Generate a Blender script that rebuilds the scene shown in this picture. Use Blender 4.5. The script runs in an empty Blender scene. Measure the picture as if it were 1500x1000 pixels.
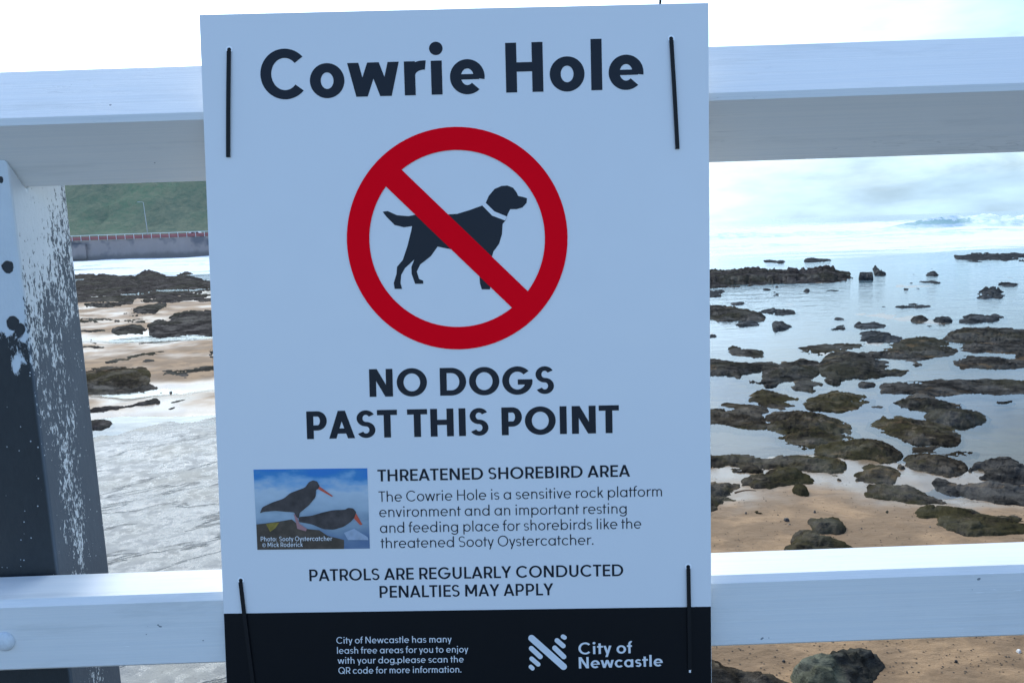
import bpy, bmesh, math, random
import numpy as np
from mathutils import Vector, Matrix, noise, geometry
random.seed(7)
C = bpy.context.scene.collection
SC = bpy.context.scene
R = math.radians
EYE = 4.2                                   # eye height above still water, metres

# ------------------------------------------------------------------ camera
cam = bpy.data.cameras.new("camera"); cam_o = bpy.data.objects.new("camera", cam); C.objects.link(cam_o)
cam.sensor_width = 36.0; cam.lens = 27.6; cam.clip_start = 0.05; cam.clip_end = 20000
cam_o.matrix_world = Matrix.Translation((0, 0, EYE)) @ Matrix.Rotation(R(90 - 8.2), 4, 'X') @ Matrix.Rotation(R(-2.0), 4, 'Z')
SC.camera = cam_o

# ------------------------------------------------------------------ sky, sun, exposure
SUN_AZ, SUN_EL = -24.0, 44.0                # behind thin cloud, out to sea and a little to the left
world = bpy.data.worlds.new("World"); SC.world = world; world.use_nodes = True
def build_world():
    nt = world.node_tree; nt.nodes.clear()
    N = nt.nodes.new; L = nt.links.new
    out = N('ShaderNodeOutputWorld'); bg = N('ShaderNodeBackground')
    sky = N('ShaderNodeTexSky'); sky.sky_type = 'NISHITA'; sky.sun_disc = False
    sky.sun_elevation = R(SUN_EL); sky.sun_rotation = R(SUN_AZ); sky.air_density = 1.0; sky.dust_density = 1.0; sky.ozone_density = 5.0
    tc = N('ShaderNodeTexCoord')
    mp = N('ShaderNodeMapping'); mp.inputs['Scale'].default_value = (1.0, 1.0, 3.6)
    L(tc.outputs['Generated'], mp.inputs[0])
    nz = N('ShaderNodeTexNoise'); nz.inputs['Scale'].default_value = 3.4; nz.inputs['Detail'].default_value = 7; nz.inputs['Roughness'].default_value = 0.58; nz.inputs['Distortion'].default_value = 0.5
    L(mp.outputs[0], nz.inputs[0])
    sep = N('ShaderNodeSeparateXYZ'); L(tc.outputs['Generated'], sep.inputs[0])
    # more cloud out to sea (+Y), clearer blue behind
    ma = N('ShaderNodeMath'); ma.operation = 'MULTIPLY_ADD'; ma.inputs[1].default_value = 0.25
    L(sep.outputs['Y'], ma.inputs[0]); L(nz.outputs[0], ma.inputs[2])
    cr = N('ShaderNodeMapRange'); cr.interpolation_type = 'SMOOTHSTEP'
    cr.inputs['From Min'].default_value = 0.40; cr.inputs['From Max'].default_value = 0.86
    L(ma.outputs[0], cr.inputs['Value'])
    # cloud brightness: silver near the veiled sun, greyer away from it
    sd = Vector((math.sin(R(SUN_AZ)) * math.cos(R(SUN_EL)), math.cos(R(SUN_AZ)) * math.cos(R(SUN_EL)), math.sin(R(SUN_EL))))
    dt = N('ShaderNodeVectorMath'); dt.operation = 'DOT_PRODUCT'; dt.inputs[1].default_value = sd
    L(tc.outputs['Generated'], dt.inputs[0])
    br = N('ShaderNodeMapRange'); br.inputs['From Min'].default_value = 0.52; br.inputs['From Max'].default_value = 1.0
    br.inputs['To Min'].default_value = 2.5; br.inputs['To Max'].default_value = 11.5
    L(dt.outputs['Value'], br.inputs['Value'])
    ct = N('ShaderNodeMix'); ct.data_type = 'RGBA'; ct.inputs['A'].default_value = (0.66, 0.93, 1.16, 1); ct.inputs['B'].default_value = (0.84, 0.98, 1.06, 1)
    cf = N('ShaderNodeMapRange'); cf.inputs['From Min'].default_value = 0.45; cf.inputs['From Max'].default_value = 0.8; L(dt.outputs['Value'], cf.inputs['Value']); L(cf.outputs[0], ct.inputs['Factor'])
    cc = N('ShaderNodeVectorMath'); cc.operation = 'SCALE'; L(ct.outputs['Result'], cc.inputs[0])
    nz2 = N('ShaderNodeTexNoise'); nz2.inputs['Scale'].default_value = 7.0; nz2.inputs['Detail'].default_value = 5; L(mp.outputs[0], nz2.inputs[0])
    md = N('ShaderNodeMapRange'); md.inputs['From Min'].default_value = 0.35; md.inputs['From Max'].default_value = 0.68; md.inputs['To Min'].default_value = 0.80; md.inputs['To Max'].default_value = 1.40; L(nz2.outputs[0], md.inputs['Value'])
    mm = N('ShaderNodeMath'); mm.operation = 'MULTIPLY'; L(br.outputs[0], mm.inputs[0]); L(md.outputs[0], mm.inputs[1])
    L(mm.outputs[0], cc.inputs['Scale'])
    mx = N('ShaderNodeMix'); mx.data_type = 'RGBA'
    L(cr.outputs[0], mx.inputs['Factor']); L(sky.outputs[0], mx.inputs['A']); L(cc.outputs[0], mx.inputs['B'])
    L(mx.outputs['Result'], bg.inputs['Color']); bg.inputs['Strength'].default_value = 0.14
    L(bg.outputs[0], out.inputs[0])
build_world()
sl = bpy.data.lights.new("sun", 'SUN'); sl.energy = 0.5; sl.angle = R(14); sl.color = (1.0, 0.93, 0.84)
so = bpy.data.objects.new("sun", sl); C.objects.link(so)
so.rotation_euler = (R(90 - SUN_EL), 0, R(180 - SUN_AZ))   # lamp shines along its own -Z
so.location = (0, 0, 50)
SC.view_settings.view_transform = 'Standard'; SC.view_settings.look = 'None'
SC.view_settings.exposure = 1.26; SC.view_settings.gamma = 1.0

# ------------------------------------------------------------------ helpers
def tag(o, label=None, cat=None, group=None, kind=None):
    if label: o['label'] = label
    if cat: o['category'] = cat
    if group: o['group'] = group
    if kind: o['kind'] = kind
    return o
def link(name, verts, faces, mat, parent=None, smooth=False, matrix=None):
    me = bpy.data.meshes.new(name); me.from_pydata([tuple(v) for v in verts], [], faces); me.update()
    if mat: me.materials.append(mat)
    o = bpy.data.objects.new(name, me); C.objects.link(o)
    if smooth:
        me.polygons.foreach_set('use_smooth', [True] * len(me.polygons))
    if parent: o.parent = parent
    if matrix is not None: o.matrix_world = matrix
    return o
def empty(name, loc):
    o = bpy.data.objects.new(name, None); C.objects.link(o); o.location = loc; o.empty_display_size = 0.1
    return o
class MB:
    """collects simple shapes into one mesh"""
    def __init__(s): s.v = []; s.f = []
    def add(s, V, F):
        n = len(s.v); s.v += [tuple(v) for v in V]; s.f += [[i + n for i in f] for f in F]
    def box(s, x0, x1, y0, y1, z0, z1):
        s.add([(x0,y0,z0),(x1,y0,z0),(x1,y1,z0),(x0,y1,z0),(x0,y0,z1),(x1,y0,z1),(x1,y1,z1),(x0,y1,z1)],
              [(0,3,2,1),(4,5,6,7),(0,1,5,4),(1,2,6,5),(2,3,7,6),(3,0,4,7)])
    def prism_x(s, prof, x0, x1):                       # profile in (y, z), swept along x
        n = len(prof)
        s.add([(x0, y, z) for y, z in prof] + [(x1, y, z) for y, z in prof],
              [list(range(n)), list(range(2 * n - 1, n - 1, -1))] + [[i, i + n, (i + 1) % n + n, (i + 1) % n] for i in range(n)])
    def tube(s, pts, r0, r1=None, k=10):
        r1 = r0 if r1 is None else r1; m = len(pts); V = []; F = []
        for i, p in enumerate(pts):
            p = Vector(p); a = Vector(pts[max(i - 1, 0)]); b = Vector(pts[min(i + 1, m - 1)]); t = (b - a).normalized()
            u = t.orthogonal().normalized() if i == 0 else (u - t * u.dot(t)).normalized()
            w = t.cross(u); r = r0 + (r1 - r0) * i / max(m - 1, 1)
            V += [p + (u * math.cos(2*math.pi*j/k) + w * math.sin(2*math.pi*j/k)) * r for j in range(k)]
        for i in range(m - 1):
            for j in range(k): F.append([i*k+j, i*k+(j+1)%k, (i+1)*k+(j+1)%k, (i+1)*k+j])
        F += [list(range(k - 1, -1, -1)), list(range((m-1)*k, m*k))]
        s.add(V, F)
    def build(s, name, mat, parent=None, smooth=False, matrix=None):
        return link(name, s.v, s.f, mat, parent, smooth, matrix)
def fbm(x, y, z, octv=4, h=0.9, lac=2.1): return noise.fractal(Vector((x, y, z)), h, lac, octv)
def sm(a, b, x):
    t = min(1.0, max(0.0, (x - a) / (b - a))); return t * t * (3 - 2 * t)

# ------------------------------------------------------------------ material helpers
class NT:
    def __init__(s, name):
        s.m = bpy.data.materials.new(name); s.m.use_nodes = True; s.t = s.m.node_tree; s.t.nodes.clear()
        s.out = s.n('ShaderNodeOutputMaterial'); s.geo = None
    def n(s, typ, **kw):
        nd = s.t.nodes.new(typ)
        for k, v in kw.items(): setattr(nd, k, v)
        return nd
    def l(s, a, b): s.t.links.new(a, b)
    def setv(s, sock, v):
        if hasattr(v, 'is_output') or isinstance(v, bpy.types.NodeSocket): s.l(v, sock)
        elif isinstance(v, (tuple, list)) and len(v) == 3 and sock.type == 'RGBA': sock.default_value = (*v, 1)
        else: sock.default_value = v
    def pos(s):
        if not s.geo: s.geo = s.n('ShaderNodeNewGeometry')
        return s.geo.outputs['Position']
    def local(s): return s.n('ShaderNodeTexCoord').outputs['Object']
    def map(s, vec, scale=(1,1,1), loc=(0,0,0), rot=(0,0,0)):
        m = s.n('ShaderNodeMapping'); m.inputs['Scale'].default_value = scale; m.inputs['Location'].default_value = loc; m.inputs['Rotation'].default_value = rot
        s.l(vec, m.inputs[0]); return m.outputs[0]
    def noise(s, vec, scale, detail=5, rough=0.55, dist=0.0):
        m = s.n('ShaderNodeTexNoise'); m.inputs['Scale'].default_value = scale; m.inputs['Detail'].default_value = detail
        m.inputs['Roughness'].default_value = rough; m.inputs['Distortion'].default_value = dist
        s.l(vec, m.inputs['Vector']); return m.outputs[0]
    def voro(s, vec, scale, feature='F1'):
        m = s.n('ShaderNodeTexVoronoi'); m.feature = feature; m.inputs['Scale'].default_value = scale
        s.l(vec, m.inputs['Vector']); return m.outputs[0]
    def math(s, op, a, b=None, c=None):
        m = s.n('ShaderNodeMath', operation=op); s.setv(m.inputs[0], a)
        if b is not None: s.setv(m.inputs[1], b)
        if c is not None: s.setv(m.inputs[2], c)
        return m.outputs[0]
    def ramp(s, v, a, b, lo=0.0, hi=1.0, smooth=True):
        m = s.n('ShaderNodeMapRange', interpolation_type='SMOOTHSTEP' if smooth else 'LINEAR')
        m.inputs['From Min'].default_value = a; m.inputs['From Max'].default_value = b
        m.inputs['To Min'].default_value = lo; m.inputs['To Max'].default_value = hi
        s.setv(m.inputs['Value'], v); return m.outputs[0]
    def mix(s, f, a, b):
        m = s.n('ShaderNodeMix', data_type='RGBA'); s.setv(m.inputs['Factor'], f); s.setv(m.inputs['A'], a); s.setv(m.inputs['B'], b)
        return m.outputs['Result']
    def xyz(s, vec):
        m = s.n('ShaderNodeSeparateXYZ'); s.l(vec, m.inputs[0]); return m.outputs
    def bump(s, h, strength, dist=0.01):
        m = s.n('ShaderNodeBump'); m.inputs['Strength'].default_value = strength; m.inputs['Distance'].default_value = dist
        s.l(h, m.inputs['Height']); return m.outputs[0]
    def bsdf(s, col, rough=0.5, normal=None, spec=0.5, link=True, metal=0.0):
        b = s.n('ShaderNodeBsdfPrincipled'); s.setv(b.inputs['Base Color'], col); s.setv(b.inputs['Roughness'], rough)
        b.inputs['Specular IOR Level'].default_value = spec; b.inputs['Metallic'].default_value = metal
        if normal is not None: s.l(normal, b.inputs['Normal'])
        if link: s.l(b.outputs[0], s.out.inputs[0])
        return b.outputs[0]
def plain(name, col, rough=0.5, spec=0.5, var=0.06, scale=40):
    t = NT(name); n = t.noise(t.local(), scale, 4)
    dark = tuple(c * (1 - var * 2) for c in col)
    t.bsdf(t.mix(n, dark, tuple(min(1, c * (1 + var)) for c in col)), rough, spec=spec); return t.m

# ------------------------------------------------------------------ materials
M = {}
def make_materials():
    # white gloss paint on weathered timber
    t = NT('white_paint'); p = t.pos()
    grain = t.noise(t.map(p, (3, 60, 60)), 1.0, 6, 0.6)
    big = t.noise(p, 5.0, 4)
    speck = t.ramp(t.noise(t.map(p, (55, 90, 90)), 1.0, 2), 0.765, 0.775)
    scuff = t.math('MULTIPLY', t.ramp(t.noise(t.map(p, (9, 70, 60)), 1.0, 5, 0.7), 0.66, 0.70), t.ramp(t.noise(p, 7.0, 2), 0.5, 0.62))
    col = t.mix(big, (0.73, 0.74, 0.735), (0.82, 0.82, 0.80))
    brush = t.noise(t.map(p, (2.6, 330, 330)), 1.0, 5, 0.7, 0.6)
    col = t.mix(t.ramp(brush, 0.36, 0.70, 0.0, 0.30), col, (0.62, 0.665, 0.70))
    grime = t.math('MULTIPLY', t.ramp(t.noise(t.map(p, (1.0, 6, 6)), 3.0, 6, 0.68, 0.5), 0.52, 0.72), 0.35)
    col = t.mix(grime, col, (0.50, 0.52, 0.51))
    hair = t.math('MULTIPLY', t.ramp(t.math('ABSOLUTE', t.math('SUBTRACT', t.noise(t.map(p, (2.2, 55, 55)), 1.0, 4, 0.6, 0.3), 0.5)), 0.0, 0.006, 1.0, 0.0), t.ramp(t.noise(p, 3.1, 3), 0.50, 0.62))
    col = t.mix(t.math('MULTIPLY', hair, 0.45), col, (0.30, 0.33, 0.35))
    col = t.mix(scuff, col, (0.90, 0.91, 0.92)); col = t.mix(speck, col, (0.22, 0.25, 0.27))
    h = t.math('ADD', t.math('MULTIPLY', grain, 0.7), t.math('ADD', t.math('MULTIPLY_ADD', brush, 0.6, t.math('MULTIPLY', hair, -0.8)), t.math('ADD', scuff, t.math('MULTIPLY', speck, -1.0))))
    t.bsdf(col, t.ramp(big, 0.3, 0.7, 0.42, 0.6), t.bump(h, 0.22, 0.003)); M['paint'] = t.m
    # post: white paint flaking off a dark undercoat
    t = NT('flaking_paint'); p = t.pos(); o = t.xyz(p)
    side = t.ramp(o['Y'], POST_Y0 + 0.0005, POST_Y1, 0.0, 1.0, False)
    n1 = t.noise(t.map(p, (1, 1, 0.55)), 26.0, 7, 0.68, 0.3); n2 = t.noise(t.map(p, (1, 1, 0.5)), 150.0, 5, 0.72); n3 = t.noise(t.map(p, (1, 1, 0.4)), 320.0, 3, 0.7)
    zb = t.math('MULTIPLY_ADD', side, 0.150, EYE - 0.135)                       # the line the paint survives to, rising towards the back edge
    up = t.math('DIVIDE', t.math('SUBTRACT', o['Z'], zb), 0.11)
    onside = t.ramp(o['X'], POST_X - 0.004, POST_X - 0.001)
    band = t.math('MULTIPLY', onside, t.ramp(t.math('ABSOLUTE', t.math('SUBTRACT', side, 0.42)), 0.05, 0.5, 1.0, 0.0))
    k1 = t.math('MULTIPLY', t.math('SUBTRACT', n1, 0.5), 4.2); k2 = t.math('MULTIPLY', t.math('SUBTRACT', n2, 0.5), t.math('MULTIPLY_ADD', onside, 5.0, 0.5))
    k3 = t.math('MULTIPLY', t.math('SUBTRACT', n3, 0.5), t.math('MULTIPLY_ADD', onside, 4.0, 0.4))
    up = t.math('MAXIMUM', t.math('MINIMUM', up, 2.2), t.math('MULTIPLY_ADD', band, 1.45, -1.85))
    v = t.math('ADD', up, t.math('ADD', k1, t.math('ADD', k2, k3)))
    white = t.ramp(v, -0.06, 0.06)
    fleck = t.ramp(t.voro(p, 120.0), 0.10, 0.13, 1.0, 0.0)                        # stray specks of white on the dark coat
    fleck = t.math('MULTIPLY', fleck, t.ramp(t.noise(p, 30.0, 2), 0.50, 0.56))
    white = t.math('MAXIMUM', white, fleck)
    wc = t.mix(t.noise(p, 9.0, 4), (0.50, 0.56, 0.60), (0.74, 0.78, 0.80))
    dk = t.mix(onside, t.mix(n2, (0.012, 0.016, 0.020), (0.028, 0.035, 0.040)), t.mix(n1, (0.050, 0.068, 0.090), (0.095, 0.122, 0.150)))
    chip = None
    for (cx, cz, r) in ((-0.637, EYE - 0.027, 0.0075), (-0.640, EYE - 0.098, 0.009), (-0.632, EYE + 0.082, 0.0035), (-0.632, EYE - 0.106, 0.007)):
        d = t.n('ShaderNodeVectorMath', operation='DISTANCE'); t.l(t.map(p, (0.8, 0.0, 0.7), (-cx * 0.8, 0, -cz * 0.7)), d.inputs[0]); d.inputs[1].default_value = (0, 0, 0)
        m_ = t.ramp(t.math('MULTIPLY_ADD', t.math('SUBTRACT', n1, 0.5), 0.012, d.outputs['Value']), r * 0.75, r * 0.85, 1.0, 0.0)
        chip = m_ if chip is None else t.math('MAXIMUM', chip, m_)
    white = t.math('MULTIPLY', white, t.math('SUBTRACT', 1.0, t.math('MULTIPLY', chip, t.math('SUBTRACT', 1.0, onside))))
    t.bsdf(t.mix(white, dk, wc), t.math('MULTIPLY_ADD', white, -0.1, 0.62), t.bump(t.math('MULTIPLY_ADD', n2, 0.35, white), 0.9, 0.003)); M['post'] = t.m
    # sign
    t = NT('white_sign_sheet'); p = t.local()
    t.bsdf(t.mix(t.noise(p, 6.0, 5), (0.775, 0.785, 0.795), (0.80, 0.81, 0.815)), t.ramp(t.noise(p, 30.0, 4), 0.3, 0.7, 0.30, 0.40), t.bump(t.noise(p, 12.0, 2), 0.03, 0.01)); M['sheet'] = t.m
    M['navy'] = plain('navy_print', (0.015, 0.019, 0.028), 0.4, 0.2)
    M['footer'] = plain('black_print', (0.0045, 0.006, 0.0085), 0.4, 0.2)
    M['pale'] = plain('pale_print', (0.74, 0.77, 0.80), 0.4)
    M['capwhite'] = plain('caption_print', (0.80, 0.80, 0.80), 0.4)
    M['red'] = plain('red_print', (0.98, 0.0008, 0.012), 0.5, 0.03, var=0.02)
    M['tie'] = plain('black_nylon', (0.006, 0.007, 0.009), 0.5, 0.25)
    M['rim_glint_nick'] = plain('rim_highlight_nick', (0.95, 0.96, 0.97), 0.2, var=0.0)  # near-white: painted highlight round the tie holes, also the footer nick
    M['steel'] = plain('painted_bolt', (0.70, 0.74, 0.77), 0.5, var=0.12, scale=200)
    # the printed photograph
    t = NT('photo_print'); p = t.local(); o = t.xyz(p)
    yy = t.ramp(o['Z'], PH[3], PH[2], 0.0, 1.0, False); nn = t.noise(t.map(p, (1, 1, 2.4)), 26.0, 4, 0.5)
    v = t.math('MULTIPLY_ADD', t.math('SUBTRACT', nn, 0.5), 0.6, yy)
    cr = t.n('ShaderNodeValToRGB'); t.l(v, cr.inputs[0]); el = cr.color_ramp.elements
    el[0].position = 0.0; el[0].color = (0.10, 0.17, 0.30, 1); el[1].position = 1.0; el[1].color = (0.02, 0.20, 0.55, 1)
    for q, c in ((0.28, (0.22, 0.30, 0.38)), (0.5, (0.38, 0.47, 0.54)), (0.72, (0.50, 0.59, 0.66)), (0.84, (0.20, 0.40, 0.62)), (0.92, (0.04, 0.24, 0.52))):
        e = el.new(q); e.color = (*c, 1)
    t.bsdf(cr.outputs[0], 0.34); M['photo'] = t.m
    M['plumage'] = plain('plumage_print', (0.085, 0.070, 0.066), 0.36, 0.2, var=0.85, scale=60)
    M['bill'] = plain('bill_print', (0.62, 0.10, 0.055), 0.36)
    M['bird_leg'] = plain('leg_print', (0.45, 0.22, 0.22), 0.36)
    M['kelp'] = plain('seaweed_print', (0.085, 0.062, 0.045), 0.36, var=0.9, scale=70)
    M['kelp2'] = plain('yellow_weed_print', (0.34, 0.24, 0.04), 0.36, var=0.4, scale=160)
    M['spray'] = plain('spray_print', (0.42, 0.50, 0.62), 0.36, var=0.25, scale=90)
    # sand: dry above, glossy and darker where it is wet
    t = NT('sand'); p = t.pos(); o = t.xyz(p)
    n1 = t.noise(p, 0.55, 5, 0.55, 0.4); n2 = t.noise(p, 3.2, 5, 0.6); n3 = t.noise(p, 90.0, 4, 0.7)
    hh = t.math('MULTIPLY_ADD', t.math('SUBTRACT', n1, 0.5), 0.19, o['Z'])
    wet = t.ramp(hh, 0.03, 0.15, 1.0, 0.0)
    dry = t.mix(n2, (0.270, 0.152, 0.066), (0.335, 0.198, 0.092))
    dry = t.mix(t.ramp(n3, 0.35, 0.75), dry, (0.38, 0.235, 0.12))
    wc = t.mix(n2, (0.185, 0.120, 0.068), (0.26, 0.175, 0.105))
    lump = t.noise(t.map(p, (1, 1.6, 1)), 7.0, 4, 0.6)
    hgt = t.math('ADD', t.math('MULTIPLY', lump, 0.5), t.math('MULTIPLY', n3, 0.05))
    dry = t.mix(t.ramp(t.noise(p, 0.9, 6, 0.65, 0.6), 0.44, 0.60, 0.8, 0.0), dry, (0.185, 0.108, 0.050)); dec = t.ramp(o['Y'], 8.0, 24.0, 0.9, 0.08)
    bp = t.n('ShaderNodeBump'); bp.inputs['Distance'].default_value = 0.05; t.l(t.math('MULTIPLY', dec, t.math('SUBTRACT', 1.0, t.math('MULTIPLY', wet, 0.86))), bp.inputs['Strength']); t.l(hgt, bp.inputs['Height'])
    t.bsdf(t.mix(wet, dry, wc), t.ramp(wet, 0.0, 1.0, 0.92, 0.20, False), bp.outputs[0], spec=0.6); M['sand'] = t.m
    # sea: clear shallows near, green deeper water and white surf farther out
    t = NT('sea_water'); p = t.pos(); o = t.xyz(p)
    rip = t.math('ADD', t.noise(t.map(p, (0.8, 1.7, 1)), 1.6, 4, 0.5, 0.4), t.math('MULTIPLY', t.noise(t.map(p, (1, 2.0, 1)), 0.22, 4, 0.55), 2.2))
    bp = t.n('ShaderNodeBump'); bp.inputs['Distance'].default_value = 0.05; t.l(t.ramp(o['Y'], 16, 50, 0.06, 0.8), bp.inputs['Strength']); t.l(rip, bp.inputs['Height'])
    fr = t.n('ShaderNodeFresnel'); fr.inputs['IOR'].default_value = 1.36; t.l(bp.outputs[0], fr.inputs['Normal'])
    gl = t.n('ShaderNodeBsdfGlossy'); gl.inputs['Roughness'].default_value = 0.06; gl.inputs['Color'].default_value = (0.96, 0.98, 1, 1); t.l(bp.outputs[0], gl.inputs['Normal'])
    tr = t.n('ShaderNodeBsdfTransparent'); tr.inputs['Color'].default_value = (0.80, 0.86, 0.86, 1)
    df = t.n('ShaderNodeBsdfDiffuse'); df.inputs['Color'].default_value = (0.16, 0.27, 0.30, 1)
    deep = t.n('ShaderNodeMixShader'); t.l(t.ramp(o['Y'], 16, 75), deep.inputs[0]); t.l(tr.outputs[0], deep.inputs[1]); t.l(df.outputs[0], deep.inputs[2])
    wat = t.n('ShaderNodeMixShader'); t.l(fr.outputs[0], wat.inputs[0]); t.l(deep.outputs[0], wat.inputs[1]); t.l(gl.outputs[0], wat.inputs[2])
    fm = t.noise(t.map(p, (0.30, 1.0, 1)), 0.16, 9, 0.68, 0.8)
    fm2 = t.noise(t.map(p, (0.35, 1.0, 1)), 0.035, 4, 0.5)
    zone = t.math('MULTIPLY', t.ramp(o['Y'], 58, 112), t.ramp(o['Y'], 300, 700, 1.0, 0.25))
    thr = t.math('SUBTRACT', t.math('MULTIPLY_ADD', zone, -0.36, 0.80), t.ramp(o['Y'], 30, 60, 0.0, 0.09))
    foam = t.ramp(t.math('SUBTRACT', t.math('MULTIPLY_ADD', t.math('SUBTRACT', fm2, 0.5), 0.35, fm), thr), -0.05, 0.13)
    fd = t.n('ShaderNodeBsdfDiffuse'); fd.inputs['Color'].default_value = (0.84, 0.87, 0.88, 1)
    fin = t.n('ShaderNodeMixShader'); t.l(foam, fin.inputs[0]); t.l(wat.outputs[0], fin.inputs[1]); t.l(fd.outputs[0], fin.inputs[2])
    t.l(fin.outputs[0], t.out.inputs[0]); M['sea'] = t.m
    t = NT('breaking_water'); p = t.pos(); o = t.xyz(p)
    st = t.noise(t.map(p, (0.5, 0.25, 0.9)), 0.9, 8, 0.68, 0.5)
    j1 = t.math('SUBTRACT', st, 0.5)
    foam = t.ramp(t.math('MULTIPLY_ADD', j1, 14.0, o['X']), WAVE_X - 1.5, WAVE_X + 0.5)
    foam = t.math('MAXIMUM', foam, t.ramp(t.math('MULTIPLY_ADD', j1, 4.4, o['Z']), 2.15, 2.5))
    foam = t.math('MAXIMUM', foam, t.ramp(t.math('MULTIPLY_ADD', j1, 3.4, o['Z']), 0.75, 1.3, 1.0, 0.0))
    front = t.ramp(t.math('MULTIPLY_ADD', j1, 20.0, o['Y']), 214, 222, 1.0, 0.0)
    foam = t.math('MAXIMUM', foam, t.math('MULTIPLY', front, t.ramp(st, 0.30, 0.48)))
    fcol = t.mix(t.ramp(st, 0.38, 0.62), (0.60, 0.72, 0.74), (0.86, 0.89, 0.90))
    t.bsdf(t.mix(foam, t.mix(st, (0.27, 0.44, 0.40), (0.52, 0.66, 0.61)), fcol), t.ramp(foam, 0, 1, 0.45, 0.9), t.bump(st, 0.8, 0.5), spec=0.15); M['wave'] = t.m
    # wet rock shelf
    t = NT('pale_rock_shelf'); p = t.pos(); q = t.map(p, (1, 1, 1), rot=(0, 0, R(-33)))
    n1 = t.noise(t.map(q, (0.55, 1.5, 1)), 1.5, 8, 0.68, 0.6); n2 = t.noise(p, 5.0, 8, 0.72); n3 = t.noise(p, 0.5, 4); n4 = t.noise(p, 26.0, 5, 0.7)
    crack = t.ramp(t.math('ABSOLUTE', t.math('SUBTRACT', t.noise(t.map(q, (0.25, 1.1, 1)), 0.8, 6, 0.55, 0.3), 0.5)), 0.0, 0.011, 1.0, 0.0)
    col = t.mix(t.math('MULTIPLY_ADD', n2, 0.5, t.math('MULTIPLY', n1, 0.5)), (0.10, 0.098, 0.088), (0.36, 0.352, 0.325)); col = t.mix(t.ramp(n3, 0.45, 0.7), col, (0.27, 0.25, 0.205))
    col = t.mix(t.ramp(n4, 0.58, 0.72, 0.0, 0.6), col, (0.07, 0.07, 0.06))
    col = t.mix(t.math('MULTIPLY', crack, 0.85), col, (0.05, 0.05, 0.046))
    hgt = t.math('ADD', t.math('MULTIPLY', n1, 0.6), t.math('ADD', t.math('MULTIPLY_ADD', n4, 0.2, t.math('MULTIPLY', n2, 0.6)), t.math('MULTIPLY', crack, -0.7)))
    wet = t.ramp(t.math('ADD', t.math('MULTIPLY', n1, 0.6), t.math('MULTIPLY_ADD', t.math('SUBTRACT', n2, 0.5), 1.4, t.math('MULTIPLY', t.math('SUBTRACT', n3, 0.5), 0.5))), 0.24, 0.40)
    t.bsdf(col, t.ramp(wet, 0, 1, 0.2, 0.62), t.bump(hgt, 0.55, 0.06), spec=0.45); M['shelf'] = t.m
    # rocks
    def rock(name, dark, light, weed=None, wa=0.5, rough=(0.5, 0.8), sand=0.0, half=None):
        t = NT(name); p = t.pos(); o = t.xyz(p)
        n1 = t.noise(p, 1.1, 7, 0.66, 0.4); n2 = t.noise(p, 6.0, 6, 0.7); n3 = t.noise(t.map(p, (1, 1, 9), rot=(0.10, 0.16, 0)), 2.2, 6, 0.62)
        big = t.noise(p, 0.30, 3)
        mixv = t.math('MULTIPLY_ADD', n3, 0.4, t.math('MULTIPLY_ADD', n2, 0.3, t.math('MULTIPLY', n1, 0.3)))
        col = t.mix(t.ramp(mixv, 0.42, 0.58), dark, light)
        col = t.mix(t.ramp(n3, 0.60, 0.72), col, tuple(c * 2.4 for c in light))  # pale strata bands, also lights on the rock painted into its colour
        col = t.mix(t.ramp(t.math('MULTIPLY_ADD', n2, 0.5, t.math('MULTIPLY', n3, 0.5)), 0.43, 0.37), col, tuple(c * 0.35 for c in dark))  # crevice shade painted into the colour where the relief is low
        if weed: col = t.mix(t.math('MULTIPLY', t.ramp(t.math('ADD', t.math('MULTIPLY', n2, 0.35), t.math('MULTIPLY', big, 0.65)), 0.47, 0.58), wa), col, weed)
        if sand: col = t.mix(t.math('MULTIPLY', t.ramp(t.noise(t.map(p, (1, 1.5, 1)), 0.8, 5, 0.6, 0.4), 0.58, 0.68), sand), col, (0.24, 0.15, 0.075))
        if half: col = t.mix(t.ramp(t.math('MULTIPLY_ADD', t.math('SUBTRACT', n2, 0.5), 0.5, t.xyz(t.local())['X']), -0.10, 0.02, 0.9, 0.0), col, t.mix(t.ramp(n2, 0.40, 0.60), tuple(c * .5 for c in half), half))
        h = t.math('ADD', t.math('MULTIPLY', n2, 0.8), t.math('ADD', t.math('MULTIPLY', n3, 1.1), t.math('MULTIPLY', t.noise(p, 30.0, 4, 0.7), 0.2)))
        nb = t.bump(h, 0.85, 0.05)
        d = t.n('ShaderNodeBsdfDiffuse'); t.l(col, d.inputs['Color']); t.l(nb, d.inputs['Normal'])
        g = t.n('ShaderNodeBsdfGlossy'); t.l(t.ramp(n1, 0.35, 0.65, 0.28, 0.5), g.inputs['Roughness']); t.l(nb, g.inputs['Normal'])
        m_ = t.n('ShaderNodeMixShader'); t.l(t.ramp(n1, 0.45, 0.65, 0.006, 0.034), m_.inputs[0]); t.l(d.outputs[0], m_.inputs[1]); t.l(g.outputs[0], m_.inputs[2])
        t.l(m_.outputs[0], t.out.inputs[0]); M[name] = t.m
    rock('rock_sea', (0.016, 0.018, 0.019), (0.050, 0.052, 0.053))
    rock('rock_reef', (0.014, 0.012, 0.012), (0.048, 0.040, 0.037), (0.042, 0.042, 0.024), 0.4)
    rock('rock_weed', (0.015, 0.0135, 0.012), (0.056, 0.049, 0.041), (0.040, 0.036, 0.020), 0.6, sand=0.30)
    rock('rock_moss', (0.016, 0.012, 0.008), (0.062, 0.047, 0.031), (0.046, 0.038, 0.014), 0.75, sand=0.35)
    rock('rock_split', (0.009, 0.008, 0.007), (0.034, 0.030, 0.023), (0.062, 0.060, 0.034), 0.3, half=(0.12, 0.12, 0.075))
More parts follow.
